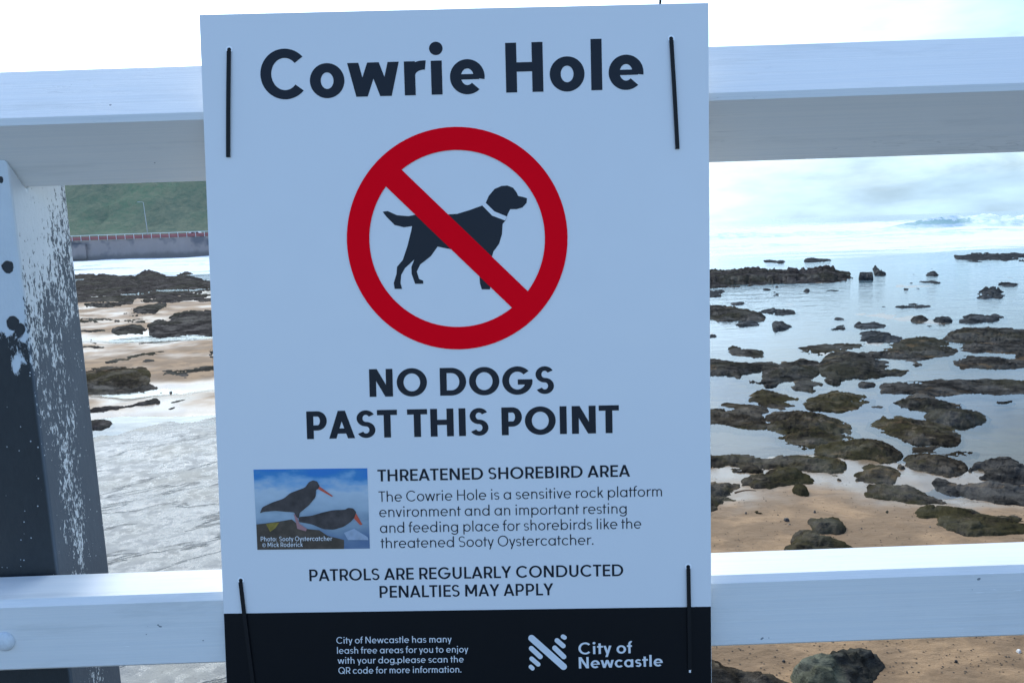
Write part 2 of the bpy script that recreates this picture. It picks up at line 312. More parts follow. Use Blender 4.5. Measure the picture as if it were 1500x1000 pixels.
    M['pebble'] = plain('pebble_stone', (0.055, 0.042, 0.032), 0.6, var=0.3)
    M['grit'] = plain('grit', (0.12, 0.085, 0.055), 0.8, var=0.45, scale=3)
    M['shell'] = plain('white_shell', (0.70, 0.66, 0.60), 0.4, var=0.1)
    M['wood'] = plain('driftwood', (0.24, 0.145, 0.075), 0.8, var=0.3, scale=20)
    # far shore
    t = NT('hill_scrub'); p = t.pos()
    a = t.noise(p, 0.05, 5, 0.6); b = t.noise(p, 0.5, 6, 0.7)
    col = t.mix(t.ramp(a, 0.35, 0.65), (0.125, 0.165, 0.115), (0.135, 0.205, 0.125)); col = t.mix(t.ramp(b, 0.35, 0.7), col, (0.200, 0.215, 0.140))
    t.bsdf(col, 0.9, t.bump(b, 0.8, 0.8), spec=0.1); M['hill'] = t.m
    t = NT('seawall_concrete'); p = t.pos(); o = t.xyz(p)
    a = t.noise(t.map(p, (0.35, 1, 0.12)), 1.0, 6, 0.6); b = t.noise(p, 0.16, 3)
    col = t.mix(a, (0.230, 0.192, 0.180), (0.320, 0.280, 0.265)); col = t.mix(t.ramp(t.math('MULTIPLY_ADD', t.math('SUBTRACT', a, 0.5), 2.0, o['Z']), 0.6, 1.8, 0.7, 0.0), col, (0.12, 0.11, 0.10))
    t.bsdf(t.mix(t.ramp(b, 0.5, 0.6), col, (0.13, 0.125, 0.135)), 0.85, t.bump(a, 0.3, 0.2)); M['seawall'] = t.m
    M['concrete'] = plain('promenade_concrete', (0.075, 0.078, 0.08), 0.85, var=0.15, scale=6)
    M['redpaint'] = plain('faded_red_paint', (0.31, 0.105, 0.105), 0.6, var=0.2, scale=0.4)
    M['rail_white'] = plain('railing_white', (0.60, 0.62, 0.63), 0.5)
    M['car'] = plain('white_car_paint', (0.72, 0.74, 0.75), 0.25)
    M['glass'] = plain('dark_car_glass', (0.02, 0.025, 0.03), 0.08)
    M['tyre'] = plain('tyre_rubber', (0.02, 0.02, 0.02), 0.8)
    M['galv'] = plain('galvanised_pole', (0.42, 0.44, 0.45), 0.5)
POST_X, POST_Y0, POST_Y1 = -0.6215, 1.004, 1.131
WAVE_X = 135.0

PRINT = {
'text':[('Cowrie Hole',(0.07023,0.1002),(0.52328,0.0977),0.0576,0.218,'navy'),('NO DOGS',(0.1886,0.45685),(0.41174,0.45705),0.03359,0.22,'navy'),('PAST THIS POINT',(0.11091,0.50708),(0.48975,0.50595),0.03383,0.22,'navy'),('THREATENED SHOREBIRD AREA',(0.19532,0.56047),(0.50239,0.55956),0.01446,0.17,'navy'),('The Cowrie Hole is a sensitive rock platform',(0.19584,0.58569),(0.54081,0.58436),0.01299,0.105,'navy'),('environment and an important resting',(0.19614,0.60446),(0.49777,0.60471),0.01302,0.105,'navy'),('and feeding place for shorebirds like the',(0.19642,0.62412),(0.51526,0.62364),0.01305,0.105,'navy'),('threatened Sooty Oystercatcher.',(0.19679,0.64315),(0.45693,0.64277),0.01308,0.105,'navy'),('PATROLS ARE REGULARLY CONDUCTED',(0.1079,0.68288),(0.49277,0.6822),0.01468,0.165,'navy'),('PENALTIES MAY APPLY',(0.19369,0.70496),(0.40696,0.70478),0.01488,0.165,'navy'),('City of Newcastle has many',(0.13863,0.76158),(0.28089,0.76187),0.00827,0.13,'pale'),('leash free areas for you to enjoy',(0.13907,0.77428),(0.30105,0.77482),0.00829,0.13,'pale'),('with your dog,please scan the',(0.13951,0.78699),(0.29521,0.78734),0.0083,0.13,'pale'),('QR code for more information.',(0.13996,0.79973),(0.29197,0.80009),0.00831,0.13,'pale'),('City of',(0.43676,0.7794),(0.50287,0.77869),0.0148,0.17,'pale'),('Newcastle',(0.43693,0.79707),(0.54002,0.79565),0.01422,0.18,'pale'),('Photo: Sooty Oystercatcher',(0.05001,0.63185),(0.13786,0.63254),0.0057,0.15,'cap'),('© Mick Roderick',(0.05167,0.63911),(0.10139,0.63945),0.0057,0.15,'cap')],
'dog':[(0.21058,0.23511),(0.21671,0.23441),(0.22768,0.23958),(0.24154,0.24096),(0.24991,0.23948),(0.25686,0.23934),(0.28599,0.23993),(0.29987,0.23938),(0.31522,0.23501),(0.32918,0.23035),(0.33395,0.22715),(0.33772,0.219),(0.3448,0.21092),(0.35317,0.20753),(0.36009,0.20713),(0.36694,0.21),(0.37099,0.21556),(0.37284,0.21971),(0.37918,0.22121),(0.3833,0.22267),(0.38265,0.22814),(0.37757,0.23352),(0.37062,0.23531),(0.36315,0.23516),(0.36028,0.24004),(0.35735,0.24823),(0.35367,0.25229),(0.3526,0.26466),(0.34905,0.27563),(0.34191,0.28516),(0.33983,0.29203),(0.34143,0.30868),(0.33682,0.32996),(0.32707,0.32977),(0.325,0.32223),(0.32465,0.31251),(0.30418,0.2941),(0.29196,0.28141),(0.27535,0.27777),(0.26672,0.28922),(0.25395,0.29867),(0.24955,0.3069),(0.25211,0.31583),(0.25707,0.31815),(0.25698,0.32176),(0.24722,0.32158),(0.24335,0.30956),(0.24329,0.30123),(0.24714,0.29244),(0.23573,0.30247),(0.23076,0.3107),(0.22966,0.32041),(0.23143,0.32739),(0.22249,0.32722),(0.22157,0.32025),(0.22522,0.30921),(0.22601,0.3009),(0.2332,0.29272),(0.23921,0.27623),(0.24382,0.25975),(0.24539,0.25288),(0.23563,0.25407),(0.22459,0.25109),(0.21513,0.24126)],
'collar':[(0.3292,0.22953),(0.33395,0.22715),(0.34427,0.23752),(0.3591,0.24387),(0.35679,0.2485),(0.3414,0.24241)],
'slash':[(0.23194,0.18533),(0.21477,0.2047),(0.36423,0.35358),(0.38353,0.33446)],
'photo':[(0.04395,0.54332),(0.18305,0.54395),(0.1833,0.64328),(0.04523,0.64267)],
'b1':[(0.05005,0.59723),(0.05347,0.58966),(0.06562,0.58415),(0.08024,0.57931),(0.08864,0.57248),(0.10641,0.56644),(0.11166,0.55956),(0.11674,0.5575),(0.1217,0.5591),(0.12462,0.56547),(0.12329,0.56798),(0.12011,0.56919),(0.11919,0.57804),(0.1107,0.58805),(0.10295,0.59427),(0.09908,0.59738),(0.09758,0.60435),(0.0945,0.60239),(0.09219,0.59663),(0.08279,0.59585),(0.06902,0.59436),(0.05515,0.59541)],
'k1':[(0.12426,0.56521),(0.14053,0.57737),(0.13863,0.57798),(0.1224,0.56834)],
'l1':[(0.0915,0.59853),(0.0952,0.60049),(0.09799,0.61071),(0.1072,0.61722),(0.10583,0.62038),(0.09525,0.61703),(0.09422,0.61065)],
'b2':[(0.09765,0.60244),(0.11276,0.60141),(0.12797,0.59721),(0.13935,0.59485),(0.15442,0.59446),(0.15825,0.59224),(0.1645,0.59297),(0.16811,0.59785),(0.16604,0.60417),(0.16149,0.60918),(0.15251,0.61539),(0.13983,0.61901),(0.12729,0.61817),(0.11242,0.61158),(0.09743,0.60879)],
'k2':[(0.16783,0.59911),(0.17518,0.61321),(0.1724,0.6138),(0.16512,0.60542)],
'rk':[(0.04512,0.61115),(0.06977,0.60836),(0.08874,0.60548),(0.10217,0.61714),(0.12222,0.61937),(0.13205,0.62653),(0.15199,0.63194),(0.15164,0.64315),(0.0452,0.64253)],
'yl':[(0.0571,0.6107),(0.06471,0.60917),(0.07352,0.60905),(0.06823,0.61597),(0.06178,0.62033)],
'surf':[(0.15227,0.62302),(0.16499,0.61813),(0.18101,0.62857),(0.18215,0.63241),(0.15702,0.63201)],
'bars':[([(0.37931,0.75808),(0.41806,0.79451)],0.00814),([(0.3788,0.77098),(0.38954,0.78161)],0.00618),([(0.37885,0.7839),(0.38686,0.7912)],0.00561),([(0.37769,0.79409),(0.37976,0.79614)],0.00533),([(0.4178,0.75662),(0.41987,0.75794)],0.00533),([(0.41045,0.76139),(0.41804,0.76837)],0.0059),([(0.4075,0.77081),(0.41853,0.78201)],0.00618)],
}
_pz = [p[1] for p in PRINT['photo']]
PH = (min(p[0] for p in PRINT['photo']), max(p[0] for p in PRINT['photo']), -min(_pz), -max(_pz))   # u0, u1, top z, bottom z
make_materials()

# ------------------------------------------------------------------ ground and sea
def mean_ground(x, y):
    return 0.24 * (1 - sm(8, 13, y)) + 0.02 * (1 - sm(13, 20, y)) - 0.05 * sm(16, 30, y) - 0.4 * sm(50, 90, y)
def ground(x, y):
    g = mean_ground(x, y)
    left = 1 - sm(-0.30, 0.0, x / y)
    g += left * (0.165 * sm(15, 24, y) * (1 - sm(60, 95, y)))
    s = 0.055 * sm(8, 13, y) + 0.012
    g += s * fbm(x * 0.33 + 11, y * 0.26 + 3, 0.5, 5)
    g += (0.012 * fbm(x * 1.7, y * 1.7, 2.0, 3) + 0.016 * fbm(x * 4.5, y * 4.5, 6.0, 3) * (1 - sm(9, 14, y))) * (1 - sm(25, 60, y))
    # grey wet hollow left among the rocks on the right, and the glassy pool
    for (cx, cy, rx, ry, d) in ((5.2, 15.1, 2.6, 1.6, -0.06), (10.6, 15.5, 3.4, 3.0, -0.16), (6.6, 11.2, 1.2, .7, -0.10), (8.0, 20.0, 6.0, 3.0, -0.06), (-10.6, 21.6, 2.6, 1.0, -0.17), (-7.6, 17.9, 2.2, .8, -0.17), (-14.5, 34.0, 5.0, 1.7, -0.17)):
        q = ((x - cx) / rx) ** 2 + ((y - cy) / ry) ** 2
        g += d * math.exp(-q)
    return max(g, -3.0)
def rows(step, k0, k1):
    ks = []; k = k0
    while k > k1: ks.append(k); k -= step if k > 120 else max(step * (k / 120.0), 0.25)
    return [EYE * 1150 / k for k in ks] 
def sheet(name, ys, xs, fz, mat):
    V = [(t * y, y, fz(t * y, y)) for y in ys for t in xs]; n = len(xs)
    F = [(i * n + j, i * n + j + 1, (i + 1) * n + j + 1, (i + 1) * n + j) for i in range(len(ys) - 1) for j in range(n - 1)]
    return link(name, V, F, mat, smooth=True)
ys = [1.2, 2.5, 4.0] + rows(3.0, 800, 1.2) + [9000]
xs = [-4, -2.2, -1.4, -1.05] + list(np.linspace(-0.86, 0.86, 330)) + [1.05, 1.4, 2.2, 4]
tag(sheet('sand', ys, xs, ground, M['sand']), 'tan beach sand, grey and glossy where wet', 'sand', kind='structure')
def sea_z(x, y):
    a = sm(60, 130, y) * (1 - 0.6 * sm(500, 2000, y))
    return a * (0.35 * math.sin(y * 0.23 + 1.3 * fbm(x * 0.02, y * 0.02, 4, 3)) * (0.6 + 0.5 * fbm(x * 0.015, y * 0.03, 1, 3)) + 0.28 * fbm(x * 0.08, y * 0.16, 7, 4))
ys = [6.0, 8.0] + rows(4.0, 520, 1.2) + [8000, 14000]
xs = [-4, -2.2, -1.4, -1.05] + list(np.linspace(-0.86, 0.86, 260)) + [1.05, 1.4, 2.2, 4]
tag(sheet('sea', ys, xs, sea_z, M['sea']), 'pale shallow water with white surf farther out', 'sea', kind='structure')
def breaking_wave():
    V = []; F = []
    def roller(xa, xb, yc, hmax, foamy, seed, nx, env):
        ns = 30; n0 = len(V)
        for i in range(nx):
            x = xa + (xb - xa) * i / (nx - 1); e = env(x)
            h = hmax * e * (1 + 0.16 * fbm(x * 0.11, seed, 3, 4))
            br = foamy(x); y0 = yc + 5 * fbm(x * 0.03, seed, 0, 3) - 4 * br
            for j in range(ns):
                q = j / (ns - 1) * 2 - 1                       # -1 foot of the face, 0 lip, 1 back
                d = (-5.0 * (1 - br) - 15 * br) * abs(q) ** (1.7 - .7 * br) if q < 0 else 24 * q
                z = h * (1 - abs(q)) ** (0.75 if q < 0 else 1.2)
                if q < 0 and br < .5: z = h * max(0, 1 - abs(q) ** 1.6)
                nn = fbm(x * 0.30, d * 0.35, seed, 5)
                V.append((x, y0 + d + nn * br * 1.2, z - 0.35 + nn * (0.75 * br + 0.12) * e * hmax / 3.5))
        for i in range(nx - 1):
            for j in range(ns - 1):
                a = n0 + i*ns + j; F.append((a, a+ns, a+ns+1, a+1))
    roller(104, 205, 236, 3.65, lambda x: sm(WAVE_X - 3, WAVE_X + 3, x), 5.0, 130, lambda x: sm(104, 131, x) * (1 - 0.12 * sm(140, 150, x)) * (1 - 0.5 * sm(170, 205, x)))
    roller(30, 118, 205, 1.6, lambda x: 1.0, 11.0, 90, lambda x: sm(30, 50, x) * (1 - sm(95, 118, x)) * (0.7 + 0.5 * fbm(x * .06, 1, 1, 3)))
    roller(52, 135, 158, 1.15, lambda x: 1.0, 23.0, 90, lambda x: sm(52, 75, x) * (1 - sm(110, 135, x)) * (0.7 + 0.6 * fbm(x * .08, 4, 1, 3)))
    roller(-20, 60, 128, 0.8, lambda x: 1.0, 31.0, 80, lambda x: sm(-20, 10, x) * (1 - sm(40, 60, x)) * (0.7 + 0.6 * fbm(x * .08, 9, 1, 3)))
    roller(-105, -30, 150, 0.7, lambda x: 1.0, 37.0, 80, lambda x: sm(-105, -90, x) * (1 - sm(-50, -30, x)) * (0.7 + 0.6 * fbm(x * .08, 2, 1, 3)))
    return link('wave', V, F, M['wave'], smooth=True)
tag(breaking_wave(), 'green-faced breaking wave and rows of white rollers', 'wave', kind='structure')
def rock_shelf():
    V = []; F = []; ny, nx = 190, 160
    k0, k1 = 1050.0, 250.0
    for i in range(ny):
        k = k0 + (k1 - k0) * i / (ny - 1); y = EYE * 1150 / k
        for j in range(nx):
            t = -1.05 + (1.05 - 0.03) * j / (nx - 1); x = t * y
            edge = sm(0, 0.06, i / (ny - 1)) * (1 - sm(0.92, 1.0, (i / (ny - 1)) + 0.035 * fbm(x * 0.5, 1, 2, 4))) * sm(-1.05, -0.98, t) * (1 - sm(-0.15, -0.05, t + 0.03 * fbm(1, y * .6, 4, 3)))
            c, s_ = math.cos(R(33)), math.sin(R(33)); u, v = x * c - y * s_, x * s_ + y * c
            st = fbm(u * 0.16, v * 0.75, 3, 5)
            z = (0.36 + 0.13 * (1 - sm(7.5, 13, y))) * edge + (0.024 * st + 0.022 * fbm(x * 1.6, y * 1.6, 1, 4) + 0.012 * fbm(x * 6, y * 6, 2, 3)) * edge - 0.12
            V.append((x, y, z))
    for i in range(ny - 1):
        for j in range(nx - 1): F.append((i*nx+j, i*nx+j+1, (i+1)*nx+j+1, (i+1)*nx+j))
    return link('rock_platform', V, F, M['shelf'], smooth=True)
tag(rock_shelf(), 'pale wet rock platform left of the sign', 'rock platform', kind='structure')
mb = MB(); mb.box(-14, 14, -9, 1.40, -0.6, EYE - 1.08)
tag(mb.build('promenade', M['concrete']), 'concrete promenade the fence stands on', 'promenade', kind='structure')

# ------------------------------------------------------------------ rocks
ROCKS = [
([(22.14,89.81),(23.2,89.61),(23.65,86.67),(22.93,84.92),(22.07,85.68),(21.38,86.74)],0.084,'tiny','tiny dark rock tip barely breaking the surface of the shallow water'),
([(26.07,81.46),(27.15,81.66),(27.08,79.45),(28.28,80.66),(27.07,76.74),(26.15,76.09),(25.75,77.41),(25.02,78.01)],0.105,'sea',"low two-humped dark rock in the surf behind the long reef's left half"),
([(29.77,79.85),(31.07,82.73),(32.11,82.75),(31.44,79.04),(31.87,76.89),(30.64,76.49),(29.21,76.07),(28.74,77.07)],0.147,'sea',"dark rock with a thin tail in the surf behind the long reef's right end"),
([(13.56,63.61),(14.98,64.02),(16.9,65.24),(17.25,63.2),(17.94,64.11),(19.69,65.5),(21.41,66.59),(21.96,64.93),(22.21,62.58),(24.31,63.98),(25.36,65.55),(26.22,65.21),(26.15,62.63),(25.31,60.42),(24.29,56.82),(24.48,55.82),(23.07,53.43),(21.76,51.9),(20.41,51.77),(18.77,52.22),(17.48,51.65),(15.2,51.23),(13.75,51.17),(11.99,51.27),(11.09,52.07)],0.585,'reef','long brown-black reef,largest rock standing in the water before the surf'),
([(23.87,53.72),(24.77,53.73),(24.73,53.37),(23.84,51.43),(22.96,51.63)],0.45,'block',"square-cut dark block of rock standing off the long reef's tip"),
([(28.88,62.8),(29.36,62.32),(28.32,60.37),(27.63,58.1),(27.32,56.81),(26.7,55.52),(25.86,56.02),(27.47,59.26)],0.336,'sea','stepped pointed rock just behind the square-cut dark block'),
([(11.14,47.92),(12.38,47.03),(12.99,47.1),(12.71,45.27),(12.21,44.28),(11.41,44.03),(10.34,44.47)],0.126,'sea',"rounded dark rock at the sign's edge just below the long reef"),
([(13.49,47.95),(13.79,47.81),(13.64,47.4),(13.39,47.46)],0.042,'tiny','tiny dark rock tip barely breaking the surface of the shallow water'),
([(16.47,49.05),(17.03,49.91),(16.88,48.86),(16.58,48.18),(16.32,48.49)],0.105,'tiny','tiny dark rock tip barely breaking the surface of the shallow water'),
([(14.59,44.37),(15.21,45.49),(15.52,45.64),(15.29,44.07),(14.88,43.22),(14.44,43.16)],0.168,'sea','small egg-shaped brown rock left of the round boulder,below the long reef'),
([(15.14,47.35),(15.81,48.3),(15.84,47.17),(15.49,46.52),(14.98,46.75)],0.063,'tiny','tiny dark rock tip barely breaking the surface of the shallow water'),
([(17.02,45.74),(17.5,46.68),(17.83,46.53),(17.45,45.29),(16.93,44.31),(16.66,44.43)],0.21,'sea','small round dark boulder alone in the water below the long reef'),
([(13.46,44.1),(13.73,44.38),(13.7,43.89),(13.43,43.5)],0.042,'tiny','tiny dark rock tip barely breaking the surface of the shallow water'),
([(18.2,45.58),(18.76,45.46),(19.08,44.88),(18.46,44.73),(18.02,45.04)],0.034,'tiny','tiny dark rock tip barely breaking the surface of the shallow water'),
([(11.41,41.91),(11.77,42.02),(11.62,41.5),(11.35,41.56)],0.034,'tiny','tiny dark rock tip barely breaking the surface of the shallow water'),
([(11.14,39.98),(11.98,40.76),(12.2,40.54),(11.94,39.68),(11.53,39.21),(11.13,39.35)],0.105,'sea',"small wedge of grey rock above the broad humped slab at the sign's edge"),
([(8.1,38.06),(8.84,37.8),(9.78,37.56),(10.71,36.94),(11.01,36.23),(11.01,35.08),(10.87,33.73),(10.94,33.38),(10.59,32.86),(10.26,33.27),(9.78,33.74),(9.44,33.2),(9.31,33.72),(7.95,33.98),(7.26,34.12)],0.21,'wrack',"broad humped dark slab in the shallows running behind the sign's edge"),
([(11.42,36.25),(12.19,36.88),(12.7,36.7),(12.93,35.93),(12.91,34.92),(12.45,34.59),(11.84,34.35),(11.55,34.95),(11.32,35.3)],0.147,'sea',"smooth grey whale-backed rock touching the broad humped slab's right side"),
([(9.07,31.74),(9.67,32.56),(10.07,32.68),(10.18,32.29),(10.07,31.37),(9.69,31.16),(9.03,31.14)],0.126,'sea','low dark mound of rock in front of the broad humped slab'),
([(10.54,31.6),(10.88,32.36),(11.04,32.02),(10.98,31.33),(11.07,30.37),(10.56,29.89),(10.07,29.44),(9.88,29.49)],0.231,'sea','sharp triangular black rock standing alone in the shallows'),
([(13.25,32.36),(13.62,32.73),(13.76,32.5),(13.88,32.11),(13.68,31.88),(13.28,31.89)],0.063,'sea','small flat rock in open water above the broken grey slabs'),
([(12.04,29.8),(12.64,30.24),(13.08,30.38),(12.87,29.64),(12.48,29.17),(12.17,29.5)],0.084,'sea','low pale-grey slab left of the jagged-topped rock in the shallows'),
([(12.98,29.85),(13.47,30.48),(13.73,30.7),(13.84,30.45),(14.11,30.78),(14.27,30.65),(14.5,30.58),(14.38,29.62),(13.84,29.19),(13.35,29.37),(12.76,29.15)],0.147,'sea','jagged-topped dark rock in the shallows above the arrow-shaped one'),
([(12.01,27.04),(12.57,28.07),(12.93,28.26),(13.25,28.18),(13.5,27.47),(13.35,26.32),(12.89,26.07),(12.43,26.18),(11.93,25.97)],0.168,'sea','arrow-shaped dark rock pointing right above the wide shelf'),
([(7.53,29.07),(7.66,29.1),(7.65,28.59),(7.39,28.37),(7.09,28.45),(7.26,29.14)],0.063,'tiny','tiny dark rock tip barely breaking the surface of the shallow water'),
([(7.76,28.76),(7.92,29.0),(8.01,28.65),(7.81,28.44)],0.05,'tiny','tiny dark rock tip barely breaking the surface of the shallow water'),
([(32.56,61.0),(33.21,61.73),(32.87,60.78),(32.32,60.14)],0.084,'tiny','tiny dark rock tip barely breaking the surface of the shallow water'),
([(28.47,54.0),(29.27,55.09),(29.96,55.66),(30.18,55.35),(29.54,53.82),(29.15,53.24),(28.43,53.36)],0.21,'sea','small domed dark rock with a rounded top in open water,right of the stepped one'),
([(28.51,56.01),(28.93,56.22),(28.42,54.71),(27.98,54.0)],0.05,'tiny','tiny dark rock tip barely breaking the surface of the shallow water'),
([(25.51,49.27),(26.22,49.45),(26.65,49.23),(26.37,47.58),(25.69,47.19),(25.79,47.87),(25.45,48.5)],0.084,'sea','flat dark raft of rock in open water below the small domed one'),
([(24.61,48.64),(25.16,48.59),(24.83,48.0),(24.43,48.21)],0.025,'tiny','tiny dark rock tip barely breaking the surface of the shallow water'),
([(22.36,44.79),(22.7,44.91),(22.72,44.34),(22.14,43.42),(21.87,43.74)],0.105,'sea','little blunt dark rock in open water,left of a thinner one'),
([(23.07,44.84),(23.49,44.99),(23.32,44.23),(22.94,44.4)],0.05,'tiny','tiny dark rock tip barely breaking the surface of the shallow water'),
([(42.82,76.24),(44.1,76.33),(46.89,79.28),(46.97,77.06),(49.18,77.68),(48.5,73.2),(48.65,70.45),(44.93,65.04),(42.71,65.94),(44.27,69.42),(43.3,71.0),(42.05,71.22)],0.126,'sea','long low grey ledge awash in the last of the surf on the right'),
([(39.42,68.87),(40.53,68.64),(40.86,67.13),(40.15,65.73),(39.19,66.03)],0.084,'sea','thin dark ledge just in front of the long grey ledge awash in surf'),
([(42.1,67.78),(43.51,68.98),(43.03,67.17),(41.39,65.74)],0.063,'tiny','tiny dark rock tip barely breaking the surface of the shallow water'),
([(28.03,45.27),(28.8,46.26),(29.16,46.22),(29.24,45.34),(29.04,44.44),(28.24,43.57),(28.35,44.33),(27.71,44.38)],0.126,'sea','low grey rock just behind the big rounded boulder'),
([(23.62,39.91),(24.42,41.03),(25.27,41.97),(26.08,42.43),(26.12,41.74),(25.43,40.08),(24.63,38.81),(24.01,38.33),(23.33,38.27),(22.83,38.47)],0.315,'sea','big rounded grey boulder standing alone in the water on the right'),
([(17.6,36.16),(18.3,36.35),(19.04,37.0),(19.23,36.77),(19.23,36.09),(19.3,35.56),(18.81,35.38),(18.16,35.57),(17.61,35.66)],0.126,'sea','low peaked rock like a hat brim in the middle of the shallows'),
([(17.01,36.3),(17.41,36.4),(17.51,36.02),(17.11,35.99)],0.042,'tiny','tiny dark rock tip barely breaking the surface of the shallow water'),
([(15.86,31.03),(16.24,31.52),(16.61,31.55),(16.79,31.22),(16.42,30.52),(15.93,30.32),(15.63,30.52)],0.168,'wrack','olive-topped dark rock at the left end of a row of three'),
([(16.82,31.21),(17.46,31.97),(17.88,31.92),(17.99,31.6),(17.22,30.23),(16.76,30.19),(16.53,30.56)],0.168,'sea','blocky grey rock in the middle of a row of three'),
([(17.72,30.88),(18.32,31.67),(18.96,31.77),(19.44,31.83),(19.81,31.49),(19.71,30.84),(19.04,30.39),(18.27,30.03),(17.75,29.87),(17.21,29.95)],0.168,'sea','long grey rock at the right end of a row of three'),
([(15.6,29.48),(15.9,29.53),(15.97,29.28),(15.7,29.16)],0.042,'tiny','tiny dark rock tip barely breaking the surface of the shallow water'),
([(14.59,26.39),(15.29,27.26),(15.8,27.82),(16.27,27.89),(16.34,27.47),(16.67,27.13),(17.34,27.34),(17.63,27.18),(17.62,26.87),(17.9,26.55),(18.11,26.04),(16.69,23.97),(15.76,24.09),(15.41,24.64),(15.06,24.92),(14.8,25.38),(14.62,25.84)],0.21,'wrack',"bumpy ridge of dark rock with pale sand caught on it,at the photo's right edge"),
([(7.15,25.75),(7.36,26.01),(7.62,25.88),(7.57,25.36),(7.95,25.08),(7.9,24.26),(7.76,24.03),(7.28,24.14),(6.91,24.39),(6.88,24.67)],0.105,'weed',"lone low dark rock on a sandy patch near the sign's edge"),
([(9.09,24.91),(9.48,25.48),(9.62,25.2),(10.1,25.5),(10.63,25.49),(11.6,25.32),(11.4,24.88),(10.56,24.47),(10.03,24.21),(9.64,23.65),(9.08,23.24),(9.15,23.94),(8.99,24.44)],0.105,'weed','long tapering dark rock,knobbed at its left end,along the top of the wide shelf'),
([(8.65,21.81),(9.14,22.8),(9.65,23.52),(10.16,23.94),(10.32,23.38),(10.84,23.36),(11.49,23.9),(12.05,24.71),(12.68,25.27),(13.53,25.53),(13.92,25.26),(13.94,24.65),(13.75,23.89),(12.71,23.33),(12.06,22.54),(11.56,21.95),(10.73,21.96),(10.59,21.74),(10.8,20.99),(10.51,20.82),(10.13,20.9),(9.67,20.55),(9.31,20.69),(8.88,20.88),(8.51,21.06)],0.147,'weed','wide dark rock shelf sprawling across the middle of the shallows'),
([(14.18,24.5),(14.46,24.75),(15.44,24.41),(16.03,23.95),(16.47,23.65),(14.81,21.23),(14.06,21.23),(13.22,21.37),(12.9,21.55),(12.49,21.32),(12.42,21.57),(12.71,22.31),(13.17,22.81),(13.36,23.4)],0.147,'weed','broad grey-brown shelf at the right edge under the sandy ridge'),
([(5.15,22.98),(5.99,22.97),(6.23,22.92),(6.41,22.64),(6.59,22.14),(7.2,22.4),(7.51,22.46),(7.71,22.22),(8.14,22.29),(8.46,22.38),(8.76,22.08),(8.51,21.54),(8.31,21.02),(8.13,20.79),(7.83,20.78),(7.3,20.62),(6.86,20.51),(6.29,20.54),(6.31,20.7),(6.75,20.81),(6.38,21.15),(6.2,21.36),(6.25,21.84),(6.06,21.95),(5.7,21.73),(4.89,21.85)],0.147,'weed',"long olive-brown rock reaching out from behind the sign's edge to the wide shelf"),
([(7.048,19.889),(7.43,20.32),(7.83,20.47),(7.94,20.29),(7.854,19.927),(7.963,19.567),(7.837,19.389),(7.558,19.38),(7.392,18.739),(7.212,19.043),(7.027,19.358)],0.118,'weed','ragged grey rock below the long olive-brown one,with a trailing foot'),
([(6.33,19.673),(6.603,19.908),(6.876,19.88),(6.853,19.731),(6.61,19.506),(6.391,19.515)],0.063,'weed','small leaf-shaped rock left of the ragged grey rock'),
([(8.14,20.25),(8.43,20.65),(8.71,20.55),(8.68,20.01),(8.422,19.797),(8.388,19.583),(8.155,19.625),(8.041,19.899)],0.105,'weed','short stubby rock beside a small pool under the wide shelf'),
([(5.517,18.269),(5.934,18.768),(6.178,18.78),(6.395,18.479),(6.538,17.997),(6.669,17.728),(6.513,17.375),(6.357,17.493),(5.984,17.277),(5.589,17.431),(5.622,17.853)],0.126,'moss','peaked green-brown rock left of the one with a tan sandy streak'),
([(6.658,17.633),(7.054,18.009),(7.516,18.391),(7.735,18.478),(7.989,18.156),(8.144,17.924),(8.216,17.471),(7.871,17.201),(7.568,17.07),(7.191,16.866),(7.01,16.895),(6.957,17.123),(6.558,17.231)],0.147,'moss','domed green-brown rock with a tan sandy streak at its foot'),
([(4.666,17.7),(4.999,17.81),(5.329,17.64),(5.511,17.421),(5.667,17.212),(5.603,16.868),(5.289,16.788),(5.088,17.08),(4.797,17.351)],0.084,'moss','thin mossy ledge lying across the top of the jumbled rocks by the sign'),
([(3.809,17.028),(4.433,16.999),(4.728,16.841),(4.923,16.686),(5.187,16.466),(5.299,16.228),(5.116,15.593),(4.848,15.666),(4.578,15.74),(4.419,15.98),(4.14,15.874),(3.561,15.921)],0.147,'moss',"jumbled mossy brown rock bordering grey wet sand at the sign's edge"),
([(5.382,16.342),(5.733,16.551),(6.15,16.53),(6.382,16.274),(6.521,16.041),(6.71,15.727),(6.841,15.359),(6.817,14.959),(6.533,14.653),(6.196,14.499),(5.861,14.286),(5.453,14.184),(5.251,14.303),(5.162,14.637),(5.17,14.907),(5.272,15.396),(5.167,15.717)],0.21,'moss','largest mossy mound,dark brown and smooth,overhanging pale wet sand'),
([(9.003,18.966),(9.432,19.13),(9.747,19.107),(9.859,19.276),(10.163,19.177),(10.577,19.237),(11.044,19.096),(11.455,18.966),(11.747,19.002),(11.958,18.821),(12.344,18.591),(12.819,18.318),(12.432,18.129),(12.073,18.172),(11.689,18.056),(11.178,18.146),(11.162,18.381),(10.592,18.297),(10.065,18.286),(9.633,18.562),(8.938,18.713)],0.092,'weed','long thin grey ledge lying across a glassy pool to the right edge'),
([(8.681,19.522),(8.943,19.738),(9.069,19.463),(9.141,19.29),(8.897,19.145),(8.602,19.217)],0.063,'weed','small pointed rock at the left end of the long thin grey ledge'),
([(8.317,17.01),(8.673,17.266),(8.965,17.504),(9.205,17.633),(9.481,17.586),(9.561,17.361),(9.578,17.076),(9.726,16.95),(9.937,16.938),(9.777,16.699),(9.374,16.573),(9.151,16.423),(8.837,16.45),(8.494,16.61)],0.21,'weed','smooth dark hump of rock with a flat tail beside the big glassy pool'),
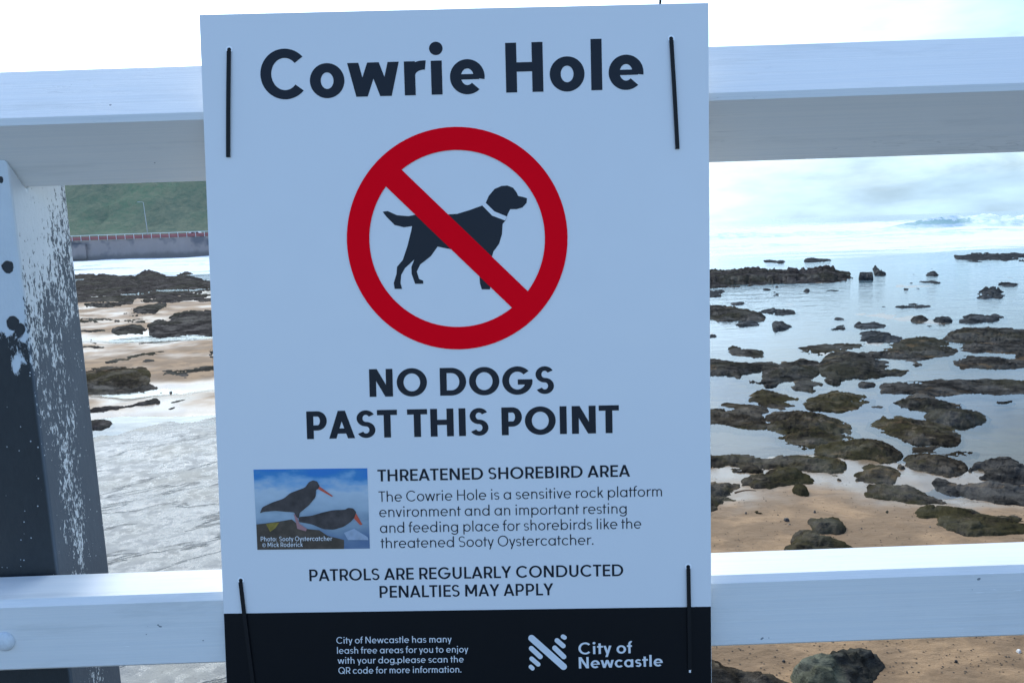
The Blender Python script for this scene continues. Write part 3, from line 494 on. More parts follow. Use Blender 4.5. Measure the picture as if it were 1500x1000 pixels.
([(8.549,16.038),(8.951,16.061),(9.18,16.227),(9.728,16.214),(9.766,16.006),(9.725,15.615),(9.284,15.376),(8.942,15.395),(8.722,15.395),(8.531,15.7)],0.168,'weed','blunt dark rock ending in a point in the big glassy pool'),
([(7.225,15.597),(7.58,15.784),(7.923,15.839),(8.044,15.674),(8.23,15.472),(8.549,15.488),(8.573,15.17),(8.657,14.973),(8.408,14.586),(8.366,14.292),(8.182,14.093),(7.887,14.259),(7.511,14.245),(7.403,14.52),(7.395,14.935),(7.221,15.252)],0.147,'moss','weedy grey-green slab spreading between the largest mossy mound and the pool'),
([(7.895,17.066),(8.108,17.105),(8.23,16.976),(8.13,16.892),(7.905,16.928)],0.042,'weed','tiny flat dark rock in the pool left of the smooth dark hump'),
([(10.643,17.06),(10.909,17.058),(11.179,17.081),(11.02,16.965),(10.758,16.892)],0.034,'weed','lone thin dark rock in the middle of the big glassy pool'),
([(5.396,13.848),(5.713,14.026),(6.044,14.112),(6.509,14.082),(6.738,13.892),(6.787,13.67),(6.78,13.32),(6.562,13.072),(6.27,13.08),(6.106,13.235),(5.916,13.342),(5.695,13.541),(5.467,13.687)],0.168,'moss','rounded olive rock to the lower right of the largest mossy mound'),
([(7.073,13.665),(7.226,13.836),(7.469,13.916),(7.707,13.857),(7.9,13.721),(7.966,13.525),(8.087,13.431),(8.154,13.361),(7.959,13.36),(7.823,13.312),(7.717,13.275),(7.551,13.406),(7.358,13.533),(7.136,13.572)],0.147,'moss','dark rock with a long pointed tail at the edge of the big pool'),
([(6.642,13.044),(6.887,13.301),(7.114,13.322),(7.289,13.166),(7.475,12.966),(7.546,12.759),(7.478,12.534),(7.23,12.277),(7.003,12.191),(6.904,12.376),(6.801,12.561),(6.659,12.724)],0.147,'moss','smooth green-grey slab sloping down below the pointed-tail rock'),
([(7.486,12.515),(7.742,12.57),(8.014,12.681),(8.214,12.673),(8.288,12.499),(8.352,12.258),(8.464,12.012),(8.185,11.601),(7.639,11.756),(7.541,11.908),(7.496,12.026),(7.395,12.153),(7.618,12.296),(7.48,12.4)],0.147,'weed','dark hump at the right edge,upper of two humps over the reddish ledge'),
([(6.514,11.841),(6.667,11.945),(6.711,11.815),(6.793,11.62),(7.011,11.67),(7.187,11.647),(7.345,11.534),(7.481,11.336),(7.583,11.1),(7.674,10.862),(7.343,10.377),(7.152,10.712),(6.94,10.793),(6.817,11.03),(6.743,11.211),(6.675,11.413),(6.548,11.52)],0.134,'weed','dark ledge with a reddish sandy underside,lower of two humps at the right edge'),
([(5.429,10.262),(5.636,10.565),(5.747,10.514),(5.746,10.322),(5.904,10.302),(6.025,10.189),(6.185,10.122),(6.276,9.971),(6.375,9.973),(6.574,9.926),(6.736,9.826),(6.89,9.721),(6.585,9.274),(6.192,9.353),(5.954,9.34),(5.728,9.271),(5.586,9.342),(5.544,9.54),(5.502,9.751),(5.425,9.847),(5.561,9.919),(5.499,10.11)],0.147,'moss','big furrowed grey-green rock just above the lower rail at the right edge'),
([(5.202,11.365),(5.341,11.508),(5.348,11.605),(5.561,11.577),(5.731,11.577),(5.941,11.582),(6.043,11.486),(6.112,11.193),(6.2,11.052),(6.308,10.972),(6.16,10.881),(5.923,10.837),(5.74,10.86),(5.659,10.945),(5.532,11.164),(5.298,11.21)],0.105,'moss','long brown rock with a sharp tip pointing right,on the edge of the tan sand'),
([(5.694,12.552),(5.943,12.832),(6.114,12.664),(6.273,12.527),(6.192,12.198),(6.07,12.07),(6.009,11.867),(5.783,11.879),(5.509,11.915),(5.365,12.074)],0.118,'moss','knobbly grey rock behind the long sharp-tipped brown one'),
([(6.426,12.839),(6.557,12.644),(6.367,12.548),(6.347,12.697)],0.05,'weed',"small dark chip of rock touching the knobbly grey rock's right side"),
([(5.031,10.376),(5.129,10.475),(5.159,10.36),(5.068,10.242),(5.014,10.27)],0.042,'weed','little lump of dark weed-covered rock on grey wet sand'),
([(5.295,10.361),(5.391,10.417),(5.381,10.328),(5.302,10.272)],0.025,'weed','small flat stone beside the little lump on the grey wet sand'),
([(4.027,8.946),(4.279,8.947),(4.465,8.968),(4.642,8.938),(4.687,8.895),(4.572,8.738),(4.018,8.789)],0.084,'moss','dark rock top peeking out just behind the lower rail'),
([(2.924,13.619),(3.551,13.571),(3.902,13.57),(4.173,13.524),(4.326,13.386),(4.607,13.322),(4.792,13.358),(5.102,13.261),(5.387,13.168),(5.532,12.953),(5.519,12.676),(5.372,12.473),(5.247,12.27),(5.137,12.393),(4.996,12.547),(4.821,12.734),(4.586,12.889),(4.304,12.923),(4.076,12.731),(3.903,12.845),(3.661,12.873),(3.473,13.032),(2.82,13.136)],0.168,'moss',"long dark rock wall running from the sign's edge across the tan sand"),
([(4.093,12.532),(4.323,12.732),(4.502,12.652),(4.57,12.387),(4.653,12.179),(4.748,11.916),(4.507,11.892),(4.377,11.854),(4.091,11.809),(3.974,11.689),(3.779,11.794),(3.558,11.958),(3.578,12.092),(4.02,12.119),(4.155,12.411)],0.147,'moss','grey angular rock under the long rock wall,with a low arm to the left'),
([(4.132,11.491),(4.284,11.601),(4.287,11.662),(4.404,11.67),(4.401,11.411),(4.353,11.187),(4.22,11.221)],0.118,'moss','olive fin-shaped rock below the grey angular rock'),
([(2.54,11.841),(3.088,11.8),(3.464,11.77),(3.452,11.634),(3.297,11.391),(3.236,11.116),(3.141,10.911),(3.0,10.982),(2.987,10.772),(2.871,10.632),(2.718,10.38),(2.183,10.187)],0.168,'moss',"steep dark rock hugging the sign's edge above the tan sand"),
([(5.039,12.055),(5.182,12.118),(5.209,11.995),(5.15,11.946)],0.042,'weed','small pale-rimmed stone at the right foot of the long rock wall'),
([(3.228,10.55),(3.374,10.573),(3.434,10.44),(3.453,10.291),(3.371,10.349),(3.257,10.476)],0.025,'moss','thin crooked strip of weedy stone lying on the tan sand'),
([(3.562,10.095),(3.629,10.122),(3.643,10.058),(3.575,10.038)],0.045,'peb','dark oval pebble alone on the sand,largest of the pebbles'),
([(3.15,10.46),(3.174,10.474),(3.188,10.451),(3.163,10.435)],0.03,'peb','small dark pebble lying on the dry tan sand'),
([(4.087,10.412),(4.116,10.425),(4.125,10.397),(4.093,10.376)],0.03,'peb','small dark pebble lying on the dry tan sand'),
([(4.424,9.69),(4.445,9.701),(4.449,9.683),(4.429,9.672)],0.022,'peb','small dark pebble lying on the dry tan sand'),
([(3.823,10.021),(3.938,10.065),(4.117,10.059),(4.284,9.986),(4.257,9.805),(4.217,9.635),(4.121,9.52),(3.981,9.561),(3.885,9.555),(3.792,9.682),(3.841,9.852)],0.134,'moss','rounded olive-brown boulder alone on the tan sand'),
([(3.355,9.261),(3.474,9.464),(3.637,9.484),(3.745,9.362),(3.765,9.219),(3.956,9.132),(3.975,8.967),(3.968,8.815),(3.553,8.794),(3.169,8.86),(3.182,8.981),(3.266,9.052)],0.126,'moss','low green and grey rock between the rounded boulder and the lower rail'),
([(3.064,9.397),(3.16,9.406),(3.229,9.38),(3.136,9.335)],0.021,'moss','small strip of dark weed-covered stone on sand just above the lower rail'),
([(1.401,6.68),(1.705,6.599),(1.808,6.49),(1.961,6.38),(2.225,6.295),(2.295,6.189),(2.239,5.935),(1.255,5.993)],0.126,'moss',"low green-brown rock under the lower rail beside the sign's black footer"),
([(2.305,6.369),(2.498,6.548),(2.762,6.645),(3.052,6.699),(3.241,6.613),(3.24,6.444),(3.122,6.318),(2.961,6.126),(2.708,5.908),(2.239,5.935),(2.296,6.191)],0.21,'split','large boulder under the lower rail,green on one side,black on the other'),
([(2.327,6.581),(2.351,6.596),(2.364,6.576),(2.34,6.563)],0.022,'peb','small dark pebble lying on the dry tan sand'),
([(3.832,6.494),(3.859,6.505),(3.873,6.49),(3.846,6.481)],0.022,'peb','small dark pebble lying on the dry tan sand'),
([(4.463,6.62),(4.497,6.633),(4.508,6.602),(4.471,6.579)],0.022,'shell','single white shell on the sand below the lower rail'),
([(-52.98,91.93),(-52.02,93.21),(-52.9,97.55),(-49.82,94.8),(-48.43,94.98),(-42.84,87.28),(-42.9,90.31),(-34.22,72.35),(-28.8,60.64),(-26.24,54.87),(-26.44,54.23),(-26.92,52.38),(-28.35,53.56),(-29.94,54.82),(-32.38,57.94),(-34.51,59.56)],0.231,'reef','long dark reef flat below the white surf,nearest the weathered post'),
([(-42.75,90.37),(-46.09,99.27),(-47.02,102.76),(-41.6,93.48),(-34.98,81.09),(-37.91,91.88),(-36.81,91.23),(-32.54,81.32),(-28.25,73.37),(-22.94,68.29),(-18.01,53.36),(-20.96,53.79),(-23.28,56.94),(-23.11,53.9),(-25.19,55.4),(-26.31,55.46)],0.252,'reef',"dark broken reef flat below the white surf,beside the sign's left edge"),
([(-23.76,48.66),(-23.08,48.16),(-22.61,48.91),(-22.91,50.75),(-22.92,51.86),(-22.19,51.1),(-21.6,49.4),(-21.22,47.37),(-20.18,44.59),(-20.68,44.65),(-21.78,45.37)],0.168,'reef','dark step-shaped rock in front of the reef flats on the left'),
([(-22.55,45.02),(-21.6,44.99),(-20.33,44.27),(-19.84,42.94),(-20.85,43.16)],0.05,'weed','faint grey-green ledge just below the step-shaped rock'),
([(-24.11,42.51),(-23.03,42.48),(-22.03,42.38),(-20.38,41.49),(-19.06,41.21),(-18.59,39.93),(-19.68,40.25),(-21.39,41.12),(-22.36,41.21),(-23.53,41.48)],0.05,'weed','long thin dark ledge striping the tan sand on the left'),
([(-18.22,41.66),(-17.7,42.39),(-16.71,43.0),(-14.35,42.33),(-11.74,34.42),(-13.65,34.93),(-15.0,35.75),(-15.67,35.15),(-16.3,35.31),(-17.2,36.67),(-17.55,39.01),(-16.92,39.21)],0.168,'reef',"wide black rock beside the sign's left edge with white pool in front"),
([(-18.53,36.06),(-18.61,37.0),(-18.36,37.9),(-17.61,37.37),(-16.6,35.76),(-16.4,35.13),(-17.13,35.29),(-18.11,35.4)],0.105,'reef',"brown wedge of rock rising to the wide black rock by the sign's left edge"),
([(-20.59,36.71),(-19.53,36.61),(-19.0,36.62),(-18.65,36.2),(-19.28,36.13),(-20.37,36.3)],0.034,'weed','thin dark sliver of rock barely showing between the wet sand and pools'),
([(-18.13,33.26),(-18.18,33.86),(-17.5,32.64),(-17.06,32.29),(-17.28,32.04)],0.063,'weed','little forked dark rock beside the post on tan wet sand'),
([(-17.62,31.14),(-16.83,31.19),(-15.99,30.87),(-16.31,30.59),(-17.45,30.82)],0.034,'weed','thin dark sliver of rock barely showing between the wet sand and pools'),
([(-15.3,31.61),(-15.26,31.87),(-14.96,32.52),(-14.29,32.97),(-13.78,32.93),(-14.14,32.61),(-14.78,32.12),(-14.88,31.33),(-14.97,31.17)],0.025,'weed','thin dark sliver of rock barely showing between the wet sand and pools'),
([(-14.44,25.29),(-13.77,25.16),(-13.18,24.86),(-12.98,25.05),(-12.43,24.87),(-11.78,24.45),(-11.49,24.39),(-11.2,23.88),(-10.88,23.1),(-10.96,22.8),(-11.47,22.85),(-11.98,22.92),(-12.79,23.19),(-13.49,23.57)],0.147,'moss',"flat-topped olive-grey rock touching the weathered post's right side"),
([(-13.07,22.81),(-12.14,22.63),(-11.23,22.37),(-10.84,22.43),(-10.45,22.36),(-10.07,22.03),(-9.66,21.41),(-9.57,20.88),(-9.84,20.98),(-9.85,21.45),(-10.3,21.76),(-10.87,21.86),(-11.59,21.86),(-12.13,21.89),(-12.65,22.04)],0.076,'weed','hooked low rock curling round the right end of a white pool'),
([(-11.126,19.278),(-10.623,19.202),(-10.394,19.405),(-10.103,19.604),(-9.744,19.618),(-9.58,19.947),(-9.44,20.35),(-9.26,20.21),(-9.086,19.817),(-9.406,19.796),(-9.663,19.556),(-9.919,19.332),(-10.125,19.127),(-10.333,18.792),(-10.852,18.779)],0.118,'reef','black strip of rock slanting up along the front of a white pool'),
([(-10.499,18.149),(-10.01,18.14),(-9.752,18.157),(-9.422,18.03),(-9.423,17.837),(-9.481,17.621),(-9.628,17.496),(-10.135,17.481)],0.092,'reef','dark wedge of rock at the post,at the near end of the slanting black strip'),
([(-14.08,26.6),(-13.86,27.08),(-13.73,27.56),(-13.74,28.19),(-13.36,28.32),(-13.3,28.53),(-12.76,28.86),(-12.86,28.39),(-12.9,27.97),(-13.44,27.87),(-13.44,27.25),(-13.42,26.47),(-13.68,26.15)],0.05,'weed','long crooked grey rock slanting across wet sand above the flat-topped one'),
([(-11.19,24.43),(-10.93,24.74),(-10.31,24.42),(-9.87,24.53),(-9.01,24.86),(-8.83,24.33),(-9.62,24.13),(-9.94,23.8),(-9.66,23.04),(-9.78,22.96),(-10.11,23.46),(-10.55,23.84),(-11.04,24.08)],0.063,'reef',"black T-shaped ledge on the tan sand near the sign's left edge"),
([(-8.639,18.985),(-8.565,19.171),(-8.427,19.334),(-8.393,19.127),(-8.476,18.961)],0.034,'weed','thin dark sliver of rock barely showing between the wet sand and pools'),
([(-15.46,27.39),(-14.92,27.39),(-14.68,26.87),(-15.21,26.94)],0.05,'weed','small dark stub of rock against the post above the white pools'),
([(-12.75,26.53),(-12.59,26.79),(-12.28,26.82),(-12.14,26.49),(-12.51,26.31)],0.029,'weed','thin dark sliver of rock barely showing between the wet sand and pools'),
([(-8.905,19.782),(-8.76,20.01),(-8.49,20.14),(-8.594,19.861),(-8.727,19.734)],0.034,'weed','thin dark sliver of rock barely showing between the wet sand and pools'),
([(-11.15,27.84),(-11.24,28.67),(-10.34,28.68),(-9.61,26.58),(-10.68,26.98)],0.084,'reef',"dark chunk of rock half hidden by the sign's left edge"),
([(-9.59,21.46),(-9.55,21.55),(-9.49,21.49),(-9.5,21.38)],0.06,'peb','small dark stone by the tip of the hooked low rock'),
]
def smooth_poly(P, n=1):
    for _ in range(n):
        Q = []
        for i in range(len(P)):
            a, b = P[i], P[(i + 1) % len(P)]
            Q += [(a[0]*.87 + b[0]*.13, a[1]*.87 + b[1]*.13), (a[0]*.13 + b[0]*.87, a[1]*.13 + b[1]*.87)]
        P = Q
    return P
def make_rock(W, h, kind, label, seed):
    # tessellate in a space where the mesh density falls off with distance
    K = EYE * 1150
    A = [(1150 * x / y, K / y) for x, y in W]
    area = abs(sum(A[i][0]*A[(i+1) % len(A)][1] - A[(i+1) % len(A)][0]*A[i][1] for i in range(len(A)))) / 2
    step = min(2.4, max(0.7, math.sqrt(area) / 8))
    if kind not in ('block',): A = smooth_poly(A)
    B = []
    for i in range(len(A)):
        a, b = A[i], A[(i+1) % len(A)]; L = math.hypot(b[0]-a[0], b[1]-a[1]); n = max(1, int(L / step))
        B += [(a[0] + (b[0]-a[0])*k/n, a[1] + (b[1]-a[1])*k/n) for k in range(n)]
    amp = step * (1.45 if kind not in ('peb', 'shell', 'block') else 0.12)
    if kind not in ('peb', 'shell', 'block'):                         # a little fuller, with a ragged edge
        sgn = 1 if sum(A[i][0]*A[(i+1) % len(A)][1] - A[(i+1) % len(A)][0]*A[i][1] for i in range(len(A))) > 0 else -1
        G = min(8.0 if kind in ('weed', 'moss') else 6.0 if kind == 'reef' and label.find('largest') < 0 else 4.0, math.sqrt(area) * (.16 if kind in ('weed', 'moss') else .12)); D = []
        for i in range(len(B)):
            a, b = B[i-1], B[(i+1) % len(B)]; L = math.hypot(b[0]-a[0], b[1]-a[1]) + 1e-9
            D.append((B[i][0] + sgn * G * (b[1]-a[1]) / L, B[i][1] - sgn * G * (b[0]-a[0]) / L))
        B = D
    B = [(a + amp * (fbm(a * .16 + seed, b * .4, 1.7, 4)), b + amp * 0.75 * fbm(a * .16, b * .4 + seed, 8.1, 4)) for a, b in B]
    Bn = np.array(B)
    x0, y0 = Bn.min(0); x1, y1 = Bn.max(0)
    rnd = random.Random(seed); I = []
    j = 0; b = y0 + step * .5
    while b < y1:
        a = x0 + (step * .5 if j % 2 else 0)
        while a < x1:
            I.append((a + rnd.uniform(-.25, .25) * step, b + rnd.uniform(-.2, .2) * step)); a += step
        b += step * .75; j += 1
    I = np.array(I) if I else np.zeros((0, 2))
    def inside(P):
        r = np.zeros(len(P), bool); n = len(Bn)
        for i in range(n):
            p, q = Bn[i], Bn[(i+1) % n]
            c = (p[1] > P[:, 1]) != (q[1] > P[:, 1])
            with np.errstate(divide='ignore', invalid='ignore'):
                r ^= c & (P[:, 0] < (q[0]-p[0]) * (P[:, 1]-p[1]) / (q[1]-p[1]) + p[0])
        return r
    if len(I): I = I[inside(I)]
    nb = len(Bn)
    allp = np.vstack([Bn, I]) if len(I) else Bn
    out = geometry.delaunay_2d_cdt([Vector(p) for p in allp], [(i, (i+1) % nb) for i in range(nb)], [], 1, 1e-4)
    pts, faces, orig = out[0], out[2], out[3]
    P = np.array([(p[0], p[1]) for p in pts])
    Y = K / P[:, 1]; X = P[:, 0] * Y / 1150
    BY = K / Bn[:, 1]; BX = Bn[:, 0] * BY / 1150
    d = np.full(len(P), 1e9)
    for i in range(nb):
        ax, ay, bx, by = BX[i], BY[i], BX[(i+1) % nb], BY[(i+1) % nb]
        ex, ey = bx-ax, by-ay; L2 = ex*ex + ey*ey + 1e-12
        t = np.clip(((X-ax)*ex + (Y-ay)*ey) / L2, 0, 1)
        d = np.minimum(d, np.hypot(X-ax-t*ex, Y-ay-t*ey))
    dm = max(d.max(), 1e-4); soft = kind in ('peb', 'shell', 'block'); sc = max(1.0, float(BY.mean()) / 14.0); sharp = 0.18 if kind == 'block' else 0.55 if kind in ('peb', 'shell') else 0.72
    cx, cy = float(BX.mean()), float(BY.mean())
    V = []
    for i in range(len(P)):
        x, y = float(X[i]), float(Y[i])
        if soft:
            q = min(1, d[i] / (dm * sharp + 1e-6)); prof = 1 - (1 - q) ** 2.0
            z = h * prof * (0.9 + 0.3 * fbm(x * 3, y * 3, seed, 3)) if kind != 'block' else h * min(1, q * 1.2) * (0.95 + 0.2 * fbm(x * .8, y * .8, seed, 4))
        else:
            q = min(1, d[i] / (min(dm, 0.35 + 3.2 * h) * 0.9 + 1e-6)); prof = 0.35 * q + 0.65 * (1 - (1 - q) ** 2.0)
            f = sc                                                       # features grow with the rock
            n1 = fbm(x * .55 / f + seed, y * .8 / f, 3.3, 5); n2 = 1 - 2 * abs(fbm(x * 1.1 / f, y * 1.9 / f + seed, 1.1, 5)); n3 = fbm(x * 4.2 / f, y * 5.5 / f, seed, 4)
            z = h * (prof * (0.80 + 0.58 * n1 + (0.10 if kind == 'reef' else 0.22) * (n2 - .5)) + 0.30 * n1 + (0.07 if kind == 'reef' else 0.13) * n3 + 0.08 * (n2 - .5) - 0.09)
            t_ = 0.075 * max(h / .17, .6) * min(f, 2); k = (z + 0.10 * (x * .5 + y * .35) * min(1, h)) / t_ + 0.5 * n3   # dipping strata, broken into steps
            z += 0.55 * t_ * (math.floor(k) + sm(0.55, 0.95, k - math.floor(k)) - k)
            e = min(1, d[i] / (0.06 * f + 1e-6)); z = z * e - 0.06 * (1 - e)
        base = max(ground(x, y), 0.0)
        z = base + z
        V.append((x - cx, y - cy, z))
    mat = {'tiny': 'rock_sea', 'sea': 'rock_sea', 'block': 'rock_sea', 'reef': 'rock_reef', 'weed': 'rock_weed', 'moss': 'rock_moss', 'wrack': 'rock_weed', 'split': 'rock_split', 'peb': 'pebble', 'shell': 'shell'}[kind]
    o = link({'peb': 'pebble', 'shell': 'shell'}.get(kind, 'rock'), V, [list(f) for f in faces], M[mat], smooth=True)
    o.location = (cx, cy, 0)
    grp = {'peb': 'pebbles on the sand', 'shell': None}.get(kind, 'dark rocks of the tidal flat')
    if kind == 'tiny': grp = 'tiny rock tips in the shallows'
    if label.startswith('thin dark sliver'): grp = 'thin rock slivers on the left'
    if label.startswith('small dark stone'): grp = 'dark rocks of the tidal flat'
    tag(o, label, {'peb': 'pebble', 'shell': 'shell'}.get(kind, 'rock'), grp)
for i, (W, h, kind, label) in enumerate(ROCKS): make_rock(W, h, kind, label, i * 3.7 + 1)
gr = random.Random(9); gm = MB()
for k in range(1500):
    y = 6.3 + 6.0 * gr.random() ** 1.4; x = y * gr.uniform(0.2, 0.72); r = gr.uniform(0.004, 0.012); z = ground(x, y) + 0.002; a = gr.uniform(0, 6.3); e = gr.uniform(.4, 1)
    gm.add([(x + r * math.cos(a + q * 1.257), y + r * e * math.sin(a + q * 1.257), z + gr.uniform(0, .003)) for q in range(5)] + [(x, y, z + r * .6)], [(q, (q + 1) % 5, 5) for q in range(5)])
tag(gm.build('shell_grit', M['grit']), 'fine dark shell grit strewn over the tan sand', 'shell grit', kind='stuff')
rp = random.Random(5); peb0 = [o for o in C.objects if o.name.startswith('pebble') and o['label'].startswith('small dark pebble')][0]
cxp, cyp = peb0.location.x, peb0.location.y
for k in range(22):
    p = peb0.copy(); C.objects.link(p); y = rp.uniform(6.6, 11.5); x = y * rp.uniform(0.29, 0.64); sx = rp.uniform(0.35, 0.9)
    p.location = (x, y, ground(x, y) - ground(cxp, cyp) * 0.55 * 1); p.scale = (sx * rp.uniform(.8, 1.5), sx, sx * .55); p.rotation_euler = (0, 0, rp.uniform(0, 6)); p.location.z = ground(x, y) - ground(cxp, cyp) * sx * .55
mb = MB(); mb.tube([(3.20 + .33 * s, 11.1 + .06 * math.sin(s * 2.2), 0.24 + .012 * math.sin(s * 3)) for s in np.linspace(0, 1, 9)], 0.016, 0.006, 7)
tag(mb.build('driftwood_stick', M['wood'], smooth=True), 'thin brown stick of driftwood lying on the tan sand', 'stick')

# ------------------------------------------------------------------ far shore on the left
WY = 193.0
def hill():
    V = []; F = []; nx, ny = 130, 50
    for j in range(ny):
        y = WY + 9 + 120 * (j / (ny - 1)) ** 1.2
        for i in range(nx):
            x = -330 + 300 * i / (nx - 1)
            s = sm(WY + 9, WY + 60, y) * (1 - sm(-75, -32, x + 6 * fbm(0, y * .05, 2, 2)))
            z = 4.7 + 24 * s + 1.6 * s * fbm(x * .05, y * .05, 1, 4) + 1.3 * min(1, s * 6) * fbm(x * .30, y * .30, 5, 4)
            if x > -34: z = -1
            V.append((x, y, z))
    for j in range(ny - 1):
        for i in range(nx - 1): F.append((j*nx+i, j*nx+i+1, (j+1)*nx+i+1, (j+1)*nx+i))
    return link('hill', V, F, M['hill'], smooth=True)
tag(hill(), 'green scrubby headland hill', 'hill', kind='structure')
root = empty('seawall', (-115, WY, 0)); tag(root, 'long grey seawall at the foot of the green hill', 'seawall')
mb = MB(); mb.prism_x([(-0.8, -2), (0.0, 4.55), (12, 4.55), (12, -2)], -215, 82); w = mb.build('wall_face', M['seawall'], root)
mb = MB(); mb.box(-215, 82, -0.12, 0.6, 4.55, 4.78); mb.build('coping', M['seawall'], root)
mb = MB(); mb.box(7.5, 12.5, -1.05, -0.25, 0.4, 3.9); mb.build('buttress', M['seawall'], root)
root = empty('promenade_railing', (-115, WY + 0.4, 4.78)); tag(root, 'red panelled railing with white posts along the far seawall', 'railing')
mb = MB(); mb.box(-105, 82, -0.03, 0.03, 0.06, 0.92); mb.build('panel', M['redpaint'], root)
mb = MB(); mb.box(-105, 82, -0.07, 0.07, 1.18, 1.30); mb.build('top_rail', M['rail_white'], root)
pm = MB(); pm.box(-0.055, 0.055, -0.10, -0.035, 0, 1.18)
pm.box(-0.075, 0.075, -0.12, -0.034, 0, 0.08)
p0 = pm.build('post', M['rail_white'], root); p0.location = (-60, 0, 0)
for k in range(1, 66):
    p = p0.copy(); C.objects.link(p); p.parent = root; p.location = (-60 + 2.15 * k, 0, 0)
root = empty('street_lamp', (-0.4535 * 198, 198, 4.6)); tag(root, 'slim pale lamp post in front of the green hill', 'street lamp')
mb = MB(); mb.tube([(0, 0, 0), (-0.1, 0, 3), (-0.35, 0, 9.0)], 0.12, 0.06, 8); mb.build('pole', M['galv'], root, True)
mb = MB(); mb.tube([(-0.35, 0, 9.0), (-0.6, 0, 9.15), (-1.3, 0, 9.2)], 0.05, 0.04, 8); mb.build('arm', M['galv'], root, True)
mb = MB(); mb.prism_x([(-.15, 9.14), (.15, 9.14), (.12, 9.26), (-.12, 9.26)], -1.75, -1.25); mb.build('lamp_head', M['galv'], root)
def car():
    root = empty('parked_car', (-0.392 * 199, 199.0, 4.6)); tag(root, 'white car parked behind the far red railing', 'car')
    side = [(-2.2, .35), (2.15, .35), (2.2, .75), (1.95, .95), (1.1, 1.02), (0.55, 1.5), (-1.15, 1.55), (-1.95, 1.05), (-2.2, .95)]
    def extr(pts, y0, y1):
        n = len(pts); m = MB(); m.add([(x, y0, z) for x, z in pts] + [(x, y1, z) for x, z in pts], [list(range(n)), list(range(2*n-1, n-1, -1))] + [[i, i+n, (i+1) % n + n, (i+1) % n] for i in range(n)]); return m
    extr(side, -.85, .85).build('body', M['car'], root)
    for g in ([(-1.1, 1.05), (-.35, 1.05), (-.35, 1.45), (-1.0, 1.47)], [(-.25, 1.05), (.95, 1.05), (.52, 1.43), (-.25, 1.45)]): extr(g, -.865, .865).build('window', M['glass'], root)
    for wx in (-1.35, 1.35):
        for wy in (-.8, .8):
            m = MB(); m.tube([(wx, wy - .11, .33), (wx, wy + .11, .33)], .33, .33, 18); m.build('wheel', M['tyre'], root, False)
car()

# ------------------------------------------------------------------ fence: post, diamond top rail, square lower rail
def chamfer(prof, c):
    out = []; n = len(prof)
    for i in range(n):
        p = Vector(prof[i]); a = Vector(prof[i-1]); b = Vector(prof[(i+1) % n]); ci = c[i] if isinstance(c, (list, tuple)) else c
        out += [tuple(p + (a - p).normalized() * ci), tuple(p + (b - p).normalized() * ci)]
    return out
def rail_mesh(prof, x0, x1, n=60, wob=0.0012, seed=0.0):
    m = MB(); k = len(prof); V = []; F = []
    for i in range(n + 1):
        x = x0 + (x1 - x0) * i / n
        dy, dz = wob * fbm(x * 1.3 + seed, 0, 1, 3), wob * fbm(x * 1.3 + seed, 7, 1, 3)
        V += [(x, y + dy, z + dz) for y, z in prof]
    for i in range(n):
        for j in range(k): F.append((i*k+j, (i+1)*k+j, (i+1)*k+(j+1) % k, i*k+(j+1) % k))
    F += [list(range(k)), list(range((n+1)*k-1, n*k-1, -1))]
    m.add(V, F); return m
RC, RH = (1.0395, 0.1467), 0.0735            # centre (y, z) and half diagonal of the top rail
dia = chamfer([(RC[0]-RH, RC[1]), (RC[0], RC[1]-RH), (RC[0]+RH, RC[1]), (RC[0], RC[1]+RH)], [0.0062, 0.003, 0.005, 0.003])
o = rail_mesh([(y, z + EYE) for y, z in dia], -2.6, 2.6, seed=2.0).build('top_rail_timber', M['paint'])
o.name = 'fence_rail'; tag(o, 'white painted top rail set on edge like a diamond, across the sign behind', 'fence rail', 'white fence rails')
LY0, LY1, LZ0, LZ1 = 0.918, 0.9955, -0.5275, -0.4360
low = chamfer([(LY0, LZ0), (LY1, LZ0), (LY1, LZ1), (LY0, LZ1)], [0.003, 0.003, 0.003, 0.0075])
root = rail_mesh([(y, z + EYE) for y, z in low], -2.6, 2.6, seed=9.0).build('fence_rail', M['paint'])
tag(root, 'white square lower rail bolted across the front of the weathered post', 'fence rail', 'white fence rails')
bm_ = MB()
def bolt(x, z):
    V = []; F = []; k = 20; ringz = [(0.0125, 0.0), (0.0125, 0.0018), (0.0105, 0.0048), (0.006, 0.0066), (0.0, 0.0072)]
    for r, d in ringz: V += [(x + r * math.cos(2*math.pi*j/k), LY0 - d, z + r * math.sin(2*math.pi*j/k)) for j in range(k)]
    for i in range(len(ringz) - 1):
        for j in range(k): F.append((i*k+j, i*k+(j+1) % k, (i+1)*k+(j+1) % k, (i+1)*k+j))
    m = MB(); m.add(V, F); return m
b = bolt(-0.6440, EYE - 0.4865).build('bolt', M['steel'], root, True)
yc, zc = RC[0], RC[1] - RH
prof = [(POST_Y0, -1.08), (POST_Y1, -1.08), (POST_Y1, zc + (POST_Y1 - yc) - 0.012), (yc + 0.0, zc - 0.001), (POST_Y0, zc + (yc - POST_Y0) - 0.001)]
pm = MB(); pts = []
# the post as a subdivided prism (x is the flat sides), notch cut to carry the diamond rail
pm.prism_x([(y, z + EYE) for y, z in prof], POST_X - 0.127, POST_X)
o = pm.build('fence_post', M['post']); tag(o, 'weathered square fence post, white paint flaking off a dark undercoat', 'fence post')
bv = o.modifiers.new('edge', 'BEVEL'); bv.width = 0.004; bv.segments = 2; bv.limit_method = 'ANGLE'

